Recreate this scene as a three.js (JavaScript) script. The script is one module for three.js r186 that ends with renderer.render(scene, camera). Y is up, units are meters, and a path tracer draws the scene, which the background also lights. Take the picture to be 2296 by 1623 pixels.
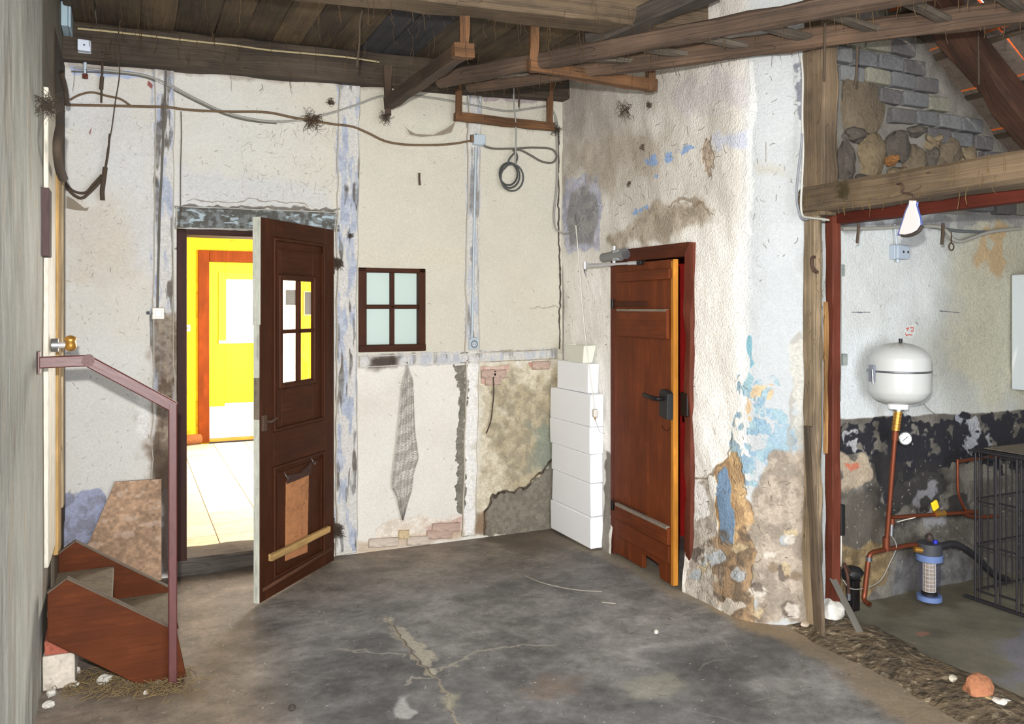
import * as THREE from 'three';
import { RoundedBoxGeometry } from 'three/addons/geometries/RoundedBoxGeometry.js';
import { mergeGeometries, toCreasedNormals } from 'three/addons/utils/BufferGeometryUtils.js';
import { RectAreaLightUniformsLib } from 'three/addons/lights/RectAreaLightUniformsLib.js';
RectAreaLightUniformsLib.init();

// ---------------------------------------------------------------- camera, sky, sun, lights, exposure
const scene = new THREE.Scene();
const EYE = new THREE.Vector3(-2.797, 1.57, 5.206), YAW = 25 * Math.PI / 180, FOC = 1850;
const camera = new THREE.PerspectiveCamera(2 * Math.atan(811.5 / FOC) * 180 / Math.PI, 2296 / 1623, 0.05, 100);
camera.position.copy(EYE); camera.rotation.y = -YAW;
camera.setViewOffset(2296, 1623, 0, 121.5, 2296, 1623);          // rising lens: verticals stay upright
const renderer = new THREE.WebGLRenderer({ antialias: true });
renderer.toneMapping = THREE.LinearToneMapping;
renderer.toneMappingExposure = 0.76;
renderer.shadowMap.enabled = true;
scene.background = new THREE.Color(0.86, 0.94, 1.0);
scene.backgroundIntensity = 3;
const sun = new THREE.DirectionalLight(0xfff0d8, 9);               // high sun on the annex roof
sun.position.set(-3.5, 11, 3.8); sun.target.position.set(1.5, 2.5, 2.3); sun.castShadow = true;
Object.assign(sun.shadow.camera, { left: -6, right: 6, top: 6, bottom: -6, near: 0.1, far: 30 });
scene.add(sun, sun.target);
const flash = new THREE.PointLight(0xfffdfa, 70);                 // the photographer's flash, just above the lens
flash.position.copy(EYE).add(new THREE.Vector3(-0.05, 0.19, -0.02)); flash.castShadow = true; flash.shadow.radius = 1.2;
scene.add(flash);
function areaLight(color, power, w, h, pos, look) {
  const l = new THREE.RectAreaLight(color, power, w, h); l.position.set(...pos); l.lookAt(...look); scene.add(l); return l;
}
areaLight(0xf1f5ff, 13, 2.5, 2.5, [-1.4, 1.35, 7.5], [-1.4, 1.35, 0]);       // added fill light, set in an unseen gate opening behind the photographer
areaLight(0xfffaf0, 48, 1.5, 1.5, [-0.42, 1.55, -2.6], [-3, 0.9, -2.6]);     // daylight through the side window of the yellow room
areaLight(0xfffdf6, 14, 0.42, 0.6, [-1.55, 1.6, -4.4], [-1.55, 0.6, 0]);     // daylight through the pane of the yellow door

// ---------------------------------------------------------------- small tools
const V3 = (x, y, z) => new THREE.Vector3(x, y, z);
const clamp = (x, a, b) => x < a ? a : x > b ? b : x, mix = (a, b, t) => a + (b - a) * t;
const sstep = (a, b, x) => { const t = clamp((x - a) / (b - a), 0, 1); return t * t * (3 - 2 * t); };
let sd = 12345;
const rnd = () => { sd = (sd + 0x6d2b79f5) | 0; let t = Math.imul(sd ^ (sd >>> 15), 1 | sd); t = (t + Math.imul(t ^ (t >>> 7), 61 | t)) ^ t; return ((t ^ (t >>> 14)) >>> 0) / 4294967296; };
const rr = (a, b) => a + (b - a) * rnd(), reseed = (n) => { sd = n * 7919 + 17; };
const NT = new Float32Array(65536); for (let i = 0; i < 65536; i++) NT[i] = rnd();
function noise(x, y, s = 0) {
  x += s * 37.17; y += s * 11.73;
  const xi = Math.floor(x), yi = Math.floor(y); let fx = x - xi, fy = y - yi;
  fx = fx * fx * (3 - 2 * fx); fy = fy * fy * (3 - 2 * fy);
  const a = xi & 255, b = (xi + 1) & 255, c = (yi & 255) << 8, d = ((yi + 1) & 255) << 8;
  const p = NT[a + c], q = NT[b + c], r = NT[a + d], t = NT[b + d];
  return p + (q - p) * fx + (r - p + (p - q - r + t) * fx) * fy;
}
function fbm(x, y, s, o) { let v = 0, a = 0.5, n = 0; for (let i = 0; i < o; i++) { v += a * noise(x, y, s + i * 3); n += a; a *= 0.5; x *= 2.03; y *= 2.03; } return v / n; }
const n3 = (p, f, s) => (noise(p.x * f + p.z * f * 0.7, p.y * f + p.z * f * 1.3, s) - 0.5) * 2;

// measured picture points -> points on the real planes of the barn
function ray(px, py) {
  const a = (px - 1148) / FOC, b = (690 - py) / FOC, c = Math.cos(YAW), s = Math.sin(YAW);
  return V3(a * c + s, b, a * s - c);
}
const onY = (px, py, h = 0) => { const d = ray(px, py); return EYE.clone().addScaledVector(d, (h - EYE.y) / d.y); };
class Plane {                                                       // an upright plane; u runs to the right, n points into the room
  constructor(ox, oz, dx, dz) {
    const l = Math.hypot(dx, dz); Object.assign(this, { ox, oz, dx: dx / l, dz: dz / l, nx: -dz / l, nz: dx / l });
    this.M = new THREE.Matrix4().makeBasis(V3(this.dx, 0, this.dz), V3(0, 1, 0), V3(this.nx, 0, this.nz)).setPosition(ox, 0, oz);
  }
  at(px, py, off = 0) {
    const d = ray(px, py), den = d.x * this.nx + d.z * this.nz;
    const t = ((this.ox - EYE.x) * this.nx + (this.oz - EYE.z) * this.nz + off) / den;
    return EYE.clone().addScaledVector(d, t);
  }
  uv(px, py, off = 0) { const p = this.at(px, py, off); return [(p.x - this.ox) * this.dx + (p.z - this.oz) * this.dz, p.y]; }
  pt(u, y, off = 0) { return V3(this.ox + u * this.dx + off * this.nx, y, this.oz + u * this.dz + off * this.nz); }
  uvs(list, off = 0) { return list.map(([x, y]) => this.uv(x, y, off)); }
}
const XL = -3.115, XR = 0.03, ZB = 2.02, XO = 0.3;
const F = new Plane(0, 0, 1, 0), R = new Plane(XR, 0, 0, 1), B = new Plane(0, ZB, 1, 0), L = new Plane(XL, 0, 0, -1), O = new Plane(XO, 0, 0, 1);
const PIL = new Plane(XR, 1.94, 0.27, 0.2);

// ---------------------------------------------------------------- naming
const used = {};
function numbered(n) { const k = used[n] = (used[n] ?? -1) + 1; return k ? n + '_' + String(k).padStart(3, '0') : n; }
function shade(o) { o.traverse((m) => { if (m.isMesh) { m.castShadow = true; m.receiveShadow = true; } }); return o; }
function tag(o, label, category, group, kind) { if (label) o.userData.label = label; if (category) o.userData.category = category; if (group) o.userData.group = group; if (kind) o.userData.kind = kind; return o; }
const finals = [];
function thing(name, label, category, group) { const g = new THREE.Group(); g.name = numbered(name); scene.add(tag(g, label, category, group)); finals.push(g); return g; }
function struct(name, geo, mat) { const g = geo ? new THREE.Mesh(geo, mat) : new THREE.Group(); g.name = numbered(name); g.userData.kind = 'structure'; scene.add(g); return g; }
function single(name, geo, mat, label, category, group, kind) { const m = new THREE.Mesh(geo, mat); m.name = numbered(name); scene.add(tag(m, label, category, group, kind)); finals.push(m); return m; }
function part(parent, name, geo, mat, label) { const m = new THREE.Mesh(geo, mat); m.name = name; parent.add(m); if (label) m.userData.label = label; return m; }
function settle() {                                                 // move each thing's origin to its base
  for (const g of finals) {
    g.updateMatrixWorld(true);
    if (g.position.lengthSq() > 0) continue;
    const b = new THREE.Box3().setFromObject(g); if (b.isEmpty()) continue;
    const p = V3((b.min.x + b.max.x) / 2, b.min.y, (b.min.z + b.max.z) / 2);
    if (g.isMesh && !g.isInstancedMesh) g.geometry.translate(-p.x, -p.y, -p.z), g.position.copy(p), g.children.forEach((c) => c.position.sub(p));
    else if (g.isGroup) g.position.copy(p), g.children.forEach((c) => c.position.sub(p));
  }
}

// ---------------------------------------------------------------- geometry
function uvBox(geo, grain = 'x', su = 1.6, sv = 0.4, o = 0) {       // box-projected uv in metres, grain along one axis
  const g = geo.index ? geo.toNonIndexed() : geo, p = g.attributes.position, n = g.attributes.normal, uv = new Float32Array(p.count * 2), q = ['x', 'y', 'z'], gi = q.indexOf(grain);
  for (let i = 0; i < p.count; i += 3) {
    const nn = [0, 1, 2].map((k) => { let s = 0; for (let j = 0; j < 3; j++) s += Math.abs(n.getComponent(i + j, k)); return s; });
    const d = nn.indexOf(Math.max(...nn)), rest = [0, 1, 2].filter((k) => k !== d), a = rest.includes(gi) ? gi : rest[0], b = rest.find((k) => k !== a);
    for (let j = 0; j < 3; j++) { uv[(i + j) * 2] = p.getComponent(i + j, a) / su + o; uv[(i + j) * 2 + 1] = p.getComponent(i + j, b) / sv + o * 1.7 + d * 0.31; }
  }
  g.setAttribute('uv', new THREE.BufferAttribute(uv, 2)); return g;
}
function box(w, h, d, r = 0.004, grain = 'x', o = rnd()) { return uvBox(new RoundedBoxGeometry(w, h, d, 1, Math.min(r, w / 2.1, h / 2.1, d / 2.1)), grain, 1.6, 0.4, o); }
function boxOn(P, u0, u1, y0, y1, o0, o1, r = 0.004, grain = 'y') {  // a box on an upright plane, o0..o1 its distance from it
  return box(Math.abs(u1 - u0), Math.abs(y1 - y0), Math.abs(o1 - o0), r, grain).translate((u0 + u1) / 2, (y0 + y1) / 2, (o0 + o1) / 2).applyMatrix4(P.M);
}
function sweepBox(p0, p1, w, h, { n = 12, amp = 0.004, ch = 0.012, up = V3(0, 1, 0), f = 7, sag = 0 } = {}) {   // hewn timber: w across, h along up
  const a = p1.clone().sub(p0), len = a.length(); a.normalize();
  const s = a.clone().cross(up).normalize(), t = s.clone().cross(a).normalize(), W = w / 2, H = h / 2;
  const prof = [[-W + ch, -H], [W - ch, -H], [W, -H + ch], [W, H - ch], [W - ch, H], [-W + ch, H], [-W, H - ch], [-W, -H + ch]], pos = [], uv = [], idx = [], k0 = rnd() * 50, ou = rnd(), ov = rnd();
  for (let i = 0; i <= n; i++) {
    let per = 0;
    for (let j = 0; j <= 8; j++) {
      const [x, y] = prof[j % 8], P = p0.clone().addScaledVector(a, len * i / n); P.y -= sag * 4 * (i / n) * (1 - i / n);
      const e = 1 + amp / Math.max(W, H) * (noise(i * len / n * f, j % 8 * 1.7, k0) - 0.5) * 4;
      P.addScaledVector(s, x * e).addScaledVector(t, y * e); pos.push(P.x, P.y, P.z); uv.push(len * i / n / 1.6 + ou, per / 0.4 + ov);
      const [x2, y2] = prof[(j + 1) % 8]; per += Math.hypot(x2 - x, y2 - y);
    }
  }
  for (let i = 0; i < n; i++) for (let j = 0; j < 8; j++) { const q = i * 9 + j; idx.push(q, q + 9, q + 1, q + 1, q + 9, q + 10); }
  for (const [r, flip] of [[0, 0], [n, 1]]) {
    const b = pos.length / 3;
    for (let j = 0; j < 8; j++) { const q = (r * 9 + j) * 3; pos.push(pos[q], pos[q + 1], pos[q + 2]); uv.push(prof[j][0] / 0.4 + ou, prof[j][1] / 0.4 + ov); }
    for (let j = 1; j < 7; j++) flip ? idx.push(b, b + j, b + j + 1) : idx.push(b, b + j + 1, b + j);
  }
  const g = new THREE.BufferGeometry(); g.setAttribute('position', new THREE.Float32BufferAttribute(pos, 3)); g.setAttribute('uv', new THREE.Float32BufferAttribute(uv, 2)); g.setIndex(idx); g.computeVertexNormals();
  const v = V3().fromBufferAttribute(g.attributes.position, 1 * 9 + 1).sub(p0.clone().addScaledVector(a, len / n)), m = V3().fromBufferAttribute(g.attributes.normal, 10);
  if (v.dot(m) < 0) { for (let i = 0; i < idx.length; i += 3) { const q = idx[i]; idx[i] = idx[i + 1]; idx[i + 1] = q; } g.setIndex(idx); }
  return toCreasedNormals(g, 0.5);
}
function tube(pts, r, seg = pts.length * 8, rad = 6, closed = false) { return new THREE.TubeGeometry(new THREE.CatmullRomCurve3(pts, closed, 'centripetal'), seg, r, rad, closed); }
const rod = (a, b, r, rad = 8) => tubeCaps(a, b, r, rad);
function tubeCaps(a, b, r, rad) {
  const d = b.clone().sub(a), g = new THREE.CylinderGeometry(r, r, d.length(), rad);
  return g.applyQuaternion(new THREE.Quaternion().setFromUnitVectors(V3(0, 1, 0), d.normalize())).translate((a.x + b.x) / 2, (a.y + b.y) / 2, (a.z + b.z) / 2);
}
function extrude(pts, depth, bevel = 0.003, holes = []) {
  const s = new THREE.Shape(pts.map(([x, y]) => new THREE.Vector2(x, y)));
  for (const h of holes) s.holes.push(new THREE.Path(h.map(([x, y]) => new THREE.Vector2(x, y))));
  return new THREE.ExtrudeGeometry(s, { depth, bevelEnabled: bevel > 0, bevelSize: bevel, bevelThickness: bevel, bevelOffset: -bevel, bevelSegments: 1, curveSegments: 8 });
}
const rect = (a, b, c, d) => [[a, c], [b, c], [b, d], [a, d]];
function lump(rx, ry, rz, seed, amp = 0.28, det = 2) {
  const g = new THREE.IcosahedronGeometry(1, det), p = g.attributes.position, v = V3();
  for (let i = 0; i < p.count; i++) { v.fromBufferAttribute(p, i); const k = 1 + amp * (n3(v, 1.6, seed) + 0.4 * n3(v, 4.1, seed + 5)); p.setXYZ(i, v.x * k * rx, v.y * k * ry, v.z * k * rz); }
  g.computeVertexNormals(); return toCreasedNormals(g, 0.7);
}
const merge = (l) => mergeGeometries(l.map((g) => { const q = g.index ? g.toNonIndexed() : g; if (!q.attributes.uv) q.setAttribute('uv', new THREE.BufferAttribute(new Float32Array(q.attributes.position.count * 2), 2)); for (const k of Object.keys(q.attributes)) if (!['position', 'normal', 'uv'].includes(k)) q.deleteAttribute(k); return q; }));

// ---------------------------------------------------------------- painted surfaces (what they are made of)
function inPoly(pts, x, y) {                                        // signed distance, inside positive
  let d = 1e9, c = false;
  for (let i = 0, j = pts.length - 1; i < pts.length; j = i++) {
    const [ax, ay] = pts[i], [bx, by] = pts[j], ex = bx - ax, ey = by - ay, wx = x - ax, wy = y - ay, t = clamp((wx * ex + wy * ey) / (ex * ex + ey * ey), 0, 1);
    d = Math.min(d, (wx - ex * t) ** 2 + (wy - ey * t) ** 2);
    if ((ay > y) !== (by > y) && x < (ex * (y - ay)) / ey + ax) c = !c;
  }
  return (c ? 1 : -1) * Math.sqrt(d);
}
class Paint {
  constructor(W, H, u0, u1, y0, y1, fn) {
    Object.assign(this, { W, H, u0, u1, y0, y1 }); this.c = new Float32Array(W * H * 4);
    const o = [0, 0, 0, 0.5];
    for (let j = 0, k = 0; j < H; j++) for (let i = 0; i < W; i++, k += 4) { o[3] = 0.5; fn(u0 + (u1 - u0) * (i + 0.5) / W, y0 + (y1 - y0) * (j + 0.5) / H, o); this.c[k] = o[0]; this.c[k + 1] = o[1]; this.c[k + 2] = o[2]; this.c[k + 3] = o[3]; }
  }
  each(a, b, c, d, f) {
    const { W, H, u0, u1, y0, y1 } = this, i0 = Math.max(0, Math.floor((a - u0) / (u1 - u0) * W)), i1 = Math.min(W - 1, Math.ceil((b - u0) / (u1 - u0) * W)), j0 = Math.max(0, Math.floor((c - y0) / (y1 - y0) * H)), j1 = Math.min(H - 1, Math.ceil((d - y0) / (y1 - y0) * H));
    for (let j = j0; j <= j1; j++) for (let i = i0; i <= i1; i++) f(u0 + (u1 - u0) * (i + 0.5) / W, y0 + (y1 - y0) * (j + 0.5) / H, (j * W + i) * 4);
  }
  put(k, col, m, dh) { const c = this.c; c[k] = mix(c[k], col[0], m); c[k + 1] = mix(c[k + 1], col[1], m); c[k + 2] = mix(c[k + 2], col[2], m); if (dh) c[k + 3] += dh * m; }
  blob(pts, col, { soft = 0.01, rough = 0.03, f = 14, a = 1, dh = 0, s = 1, col2, holes = 0, hf = 30, fx = 1, fy = 1 } = {}) {
    const xs = pts.map((p) => p[0]), ys = pts.map((p) => p[1]), e = soft + rough, t = [0, 0, 0];
    this.each(Math.min(...xs) - e, Math.max(...xs) + e, Math.min(...ys) - e, Math.max(...ys) + e, (u, y, k) => {
      const q = inPoly(pts, u, y); if (q < -e) return;
      let m = a * sstep(-soft, soft, q + rough * (fbm(u * f * fx, y * f * fy, s, 3) - 0.5) * 2);
      if (holes) m *= 1 - sstep(1 - holes - 0.06, 1 - holes + 0.06, fbm(u * hf * fx, y * hf * fy, s + 9, 3) * 1.25 - 0.12);
      if (m <= 0.004) return;
      const g = 0.92 + 0.16 * noise(u * 120, y * 120, s), w = col2 ? fbm(u * f * 1.7, y * f * 1.7, s + 4, 3) : 0;
      for (let i = 0; i < 3; i++) t[i] = (col2 ? mix(col[i], col2[i], sstep(0.35, 0.65, w)) : col[i]) * g;
      this.put(k, t, m, dh);
    });
  }
  line(pts, w, col, { a = 1, jit = 0, dh = 0, s = 3 } = {}) {
    for (let i = 1; i < pts.length; i++) {
      const [ax, ay] = pts[i - 1], [bx, by] = pts[i], ex = bx - ax, ey = by - ay, l2 = ex * ex + ey * ey || 1e-9, e = w + jit;
      this.each(Math.min(ax, bx) - e, Math.max(ax, bx) + e, Math.min(ay, by) - e, Math.max(ay, by) + e, (u, y, k) => {
        const du = jit * (fbm(u * 22, y * 22, s, 2) - 0.5) * 2, dv = jit * (fbm(u * 22, y * 22, s + 7, 2) - 0.5) * 2, x = u + du - ax, z = y + dv - ay, t = clamp((x * ex + z * ey) / l2, 0, 1);
        const d = Math.hypot(x - ex * t, z - ey * t), m = a * sstep(w, w * 0.35, d); if (m > 0.004) this.put(k, col, m, dh);
      });
    }
  }
  specks(n, seed, [a, b, c, d], len, w, col, al = 0.8) {
    reseed(seed);
    for (let i = 0; i < n; i++) { let x = rr(a, b), y = rr(c, d), t = rr(0, 6.28); const p = [[x, y]], l = len * rr(0.2, 1); for (let k = 0; k < 3; k++) { t += rr(-0.6, 0.6); x += Math.cos(t) * l / 3; y += Math.sin(t) * l / 3; p.push([x, y]); } this.line(p, w * rr(0.6, 1.3), col, { a: al * rr(0.4, 1) }); }
  }
  done(opts = {}) {
    const { W, H, c } = this, a = new Uint8Array(W * H * 4), b = new Uint8Array(W * H * 4);
    for (let k = 0; k < c.length; k += 4) { for (let i = 0; i < 3; i++) a[k + i] = clamp(c[k + i], 0, 255); a[k + 3] = b[k + 3] = 255; b[k] = b[k + 1] = b[k + 2] = clamp(c[k + 3] * 255, 0, 255); }
    const mk = (d, srgb) => { const t = new THREE.DataTexture(d, W, H); t.magFilter = THREE.LinearFilter; t.minFilter = THREE.LinearMipmapLinearFilter; if (srgb) t.colorSpace = THREE.SRGBColorSpace; t.wrapS = t.wrapT = opts.repeat ? THREE.MirroredRepeatWrapping : THREE.ClampToEdgeWrapping; t.needsUpdate = true; return t; };
    this.c = null;
    return new THREE.MeshStandardMaterial({ map: mk(a, true), bumpMap: opts.bump === 0 ? null : mk(b, false), bumpScale: opts.bump ?? 0.02, roughness: opts.rough ?? 0.9 });
  }
}
function mapUV(geo, P) { const p = geo.attributes.uv; for (let i = 0; i < p.count; i++) p.setXY(i, (p.getX(i) - P.u0) / (P.u1 - P.u0), (p.getY(i) - P.y0) / (P.y1 - P.y0)); return geo; }
const lines = (a, b, step, extra = []) => { const n = Math.ceil((b - a) / step), l = []; for (let i = 0; i <= n; i++) l.push(a + (b - a) * i / n); for (const e of extra) { if (e > a && e < b) { let k = 0; l.forEach((v, i) => { if (Math.abs(v - e) < Math.abs(l[k] - e)) k = i; }); l[k] = e; } } return l.sort((p, q) => p - q); };
// plaster face: a fine grid (u, y) with real unevenness, laid over a slab with thickness
function plaster(at, us, ys, skip, disp) {
  const pos = [], uv = [], idx = [];
  for (const y of ys) for (const u of us) { const p = at(u, y, disp(u, y)); pos.push(p.x, p.y, p.z); uv.push(u, y); }
  for (let j = 0; j < ys.length - 1; j++) for (let i = 0; i < us.length - 1; i++) {
    if (skip((us[i] + us[i + 1]) / 2, (ys[j] + ys[j + 1]) / 2)) continue;
    const q = j * us.length + i; idx.push(q, q + 1, q + us.length, q + 1, q + us.length + 1, q + us.length);
  }
  const g = new THREE.BufferGeometry(); g.setAttribute('position', new THREE.Float32BufferAttribute(pos, 3)); g.setAttribute('uv', new THREE.Float32BufferAttribute(uv, 2)); g.setIndex(idx); g.computeVertexNormals(); return g;
}
const slab = (P, pts, holes, o0, o1) => extrude(pts, o1 - o0, 0, holes).translate(0, 0, o0).applyMatrix4(P.M);

// plain materials
const M = (r, g, b, rough = 0.85, o = {}) => new THREE.MeshStandardMaterial({ color: new THREE.Color(`rgb(${r},${g},${b})`), roughness: rough, ...o });
const woodPaint = new Paint(1024, 1024, 0, 1.6, 0, 0.4, (u, v, o) => {
  const w = fbm(u * 3, v * 14, 3, 2), s = fbm(u * 1.3, v * 150 + w * 1.6, 5, 4), s2 = noise(u * 7, v * 460 + w * 3, 9), c = Math.abs(fbm(u * 1.3, v * 48 + w * 1.5, 11, 2) - 0.5), k = fbm(u * 6, v * 9, 21, 4);
  const f = clamp(0.6 + 0.5 * (s - 0.5) + 0.2 * (s2 - 0.5) + 0.5 * (k - 0.5), 0.08, 1) * mix(0.5, 1, sstep(0.002, 0.012, c)), d = sstep(0.56, 0.8, fbm(u * 9, v * 26, 31, 4)) * 0.25;
  const L = (x) => 255 * Math.pow(clamp(x, 0, 1), 0.5);
  o[0] = L(f + d * 0.5); o[1] = L(f * 0.97 + d * 0.5); o[2] = L(f * 0.93 + d * 0.55); o[3] = 0.5 + (s - 0.5) * 0.5 + (s2 - 0.5) * 0.2 - (1 - sstep(0, 0.012, c)) * 0.3;
});
const woodBase = woodPaint.done({ repeat: true, bump: 0.004, rough: 0.82 });
const wood = (r, g, b, rough = 0.82, bump = 0.004) => { const m = woodBase.clone(); m.color.set(`rgb(${r},${g},${b})`); m.roughness = rough; m.bumpScale = bump; return m; };
const coatPaint = new Paint(768, 768, 0, 1.6, 0, 0.4, (u, v, o) => {   // brush-painted wood: faint grain, rubs and fly specks
  const s = fbm(u * 2, v * 120, 5, 3), k = fbm(u * 5, v * 12, 21, 4), d = sstep(0.6, 0.72, fbm(u * 9, v * 40, 31, 4)), f = 0.82 + 0.16 * (s - 0.5) + 0.26 * (k - 0.5) + 0.07 * d;
  for (let i = 0; i < 3; i++) o[i] = 255 * clamp(f, 0, 1); o[3] = 0.5 + (s - 0.5) * 0.6;
});
const coatBase = new THREE.MeshPhysicalMaterial().copy(new THREE.MeshPhysicalMaterial({ roughness: 0.5, bumpScale: 0.001 })); { const c = coatPaint.done({ repeat: true, bump: 0.001, rough: 0.5 }); coatBase.map = c.map; coatBase.bumpMap = c.bumpMap; }
const coat = (r, g, b, rough = 0.5) => { const m = coatBase.clone(); m.color.set(`rgb(${r},${g},${b})`); m.roughness = rough; m.specularIntensity = 0.35; return m; };
const grimePaint = new Paint(512, 512, 0, 1, 0, 1, (u, v, o) => {    // slightly soiled paint or stone
  const a = fbm(u * 6, v * 6, 3, 5), b = fbm(u * 40, v * 40, 8, 3), d = sstep(0.64, 0.76, fbm(u * 17, v * 17, 14, 4)), f = 0.9 + 0.16 * (a - 0.5) + 0.16 * (b - 0.5) - 0.1 * d;
  o[0] = 255 * clamp(f, 0, 1); o[1] = 255 * clamp(f * 0.99, 0, 1); o[2] = 255 * clamp(f * 0.97, 0, 1); o[3] = 0.5 + 0.5 * (b - 0.5) + 0.5 * (a - 0.5);
});
const grimeBase = grimePaint.done({ repeat: true, bump: 0.004 });
const grime = (r, g, b, rough = 0.85, bump = 0.004) => { const m = grimeBase.clone(); m.color.set(`rgb(${r},${g},${b})`); m.roughness = rough; m.bumpScale = bump; return m; };
const uvS = (geo, s = 0.6, o = rnd()) => uvBox(geo, 'x', s, s, o);

const mDark = wood(84, 72, 58), mBeam = wood(122, 104, 82), mBoard = wood(98, 82, 58), mOrange = wood(126, 88, 54), mRailDark = wood(94, 75, 60), mGreyWood = wood(150, 138, 122);
const mBrown = coat(77, 40, 20, 0.6), mBrown2 = coat(128, 62, 27, 0.6), mRed = coat(118, 62, 46, 0.65), mOchre = coat(214, 142, 54, 0.6), mDust = grime(150, 140, 128, 0.95);
const mCream = grime(226, 222, 208, 0.6, 0.001), mWhitePaint = grime(240, 238, 228, 0.55, 0.001), mBareWood = wood(214, 176, 112, 0.8), mBlackIron = M(34, 30, 30, 0.5, { metalness: 0.5 }), mRust = grime(84, 62, 48, 0.8);
const mGreyPlastic = M(178, 190, 198, 0.5), mSwitch = M(226, 220, 206, 0.45), mChrome = M(226, 226, 228, 0.3, { metalness: 0.6 }), mSteel = M(150, 152, 156, 0.35, { metalness: 0.9 }), mCopper = M(124, 66, 44, 0.45, { metalness: 0.6 }), mBrass = M(188, 140, 66, 0.35, { metalness: 0.7 });
const mCable = M(150, 148, 140, 0.7), mCableDark = M(96, 92, 84, 0.8), mRope = grime(126, 104, 80, 0.95), mWeb = M(74, 62, 50, 1), mWhiteCord = M(222, 218, 206, 0.6), mStyro = M(250, 251, 254, 0.95), mBlack = M(26, 26, 28, 0.55), mStraw = M(126, 106, 72, 0.95);
const mEnamel = M(240, 240, 238, 0.25), mYellow = M(255, 214, 36, 0.7), mDirtBrick = grime(166, 92, 74, 0.95, 0.006), mStone = grime(140, 124, 104, 0.95, 0.008);

// ---------------------------------------------------------------- the far wall: half-timbered, limewashed, with doorway and stable window
const DOOR1 = { u0: -2.535, u1: -1.615, y1: 2.035 }, WIN = { u0: -1.455, u1: -1.005, y0: 1.285, y1: 1.828 };
const farPaint = new Paint(1664, 1664, XL - 0.02, 0.06, -0.02, 3.24, (u, y, o) => {
  const n = fbm(u * 1.5, y * 1.5, 1, 4), g = fbm(u * 9, y * 9, 2, 4), q = noise(u * 150, y * 150, 3), left = sstep(-1.2, -2.6, u);
  const warm = sstep(1.25, 1.3, y);
  let c0 = mix(204, 207, left), c1 = mix(199, 206, left), c2 = mix(184, 200, left);
  if (y < 1.24 && u > -1.5) { c0 = 222; c1 = 218; c2 = 209; }
  const d = sstep(0.52, 0.75, n) * 0.5 + 0.25 * sstep(0.55, 0.8, g), f = 0.985 + 0.05 * (q - 0.5) + 0.04 * (g - 0.5);
  o[0] = mix(c0, 196, d * 0.55) * f; o[1] = mix(c1, 186, d * 0.55) * f; o[2] = mix(c2, 166, d * 0.5) * f;
  o[3] = 0.5 + 0.55 * (fbm(u * 5, y * 5, 7, 4) - 0.5) + 0.1 * (q - 0.5);
});
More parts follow.
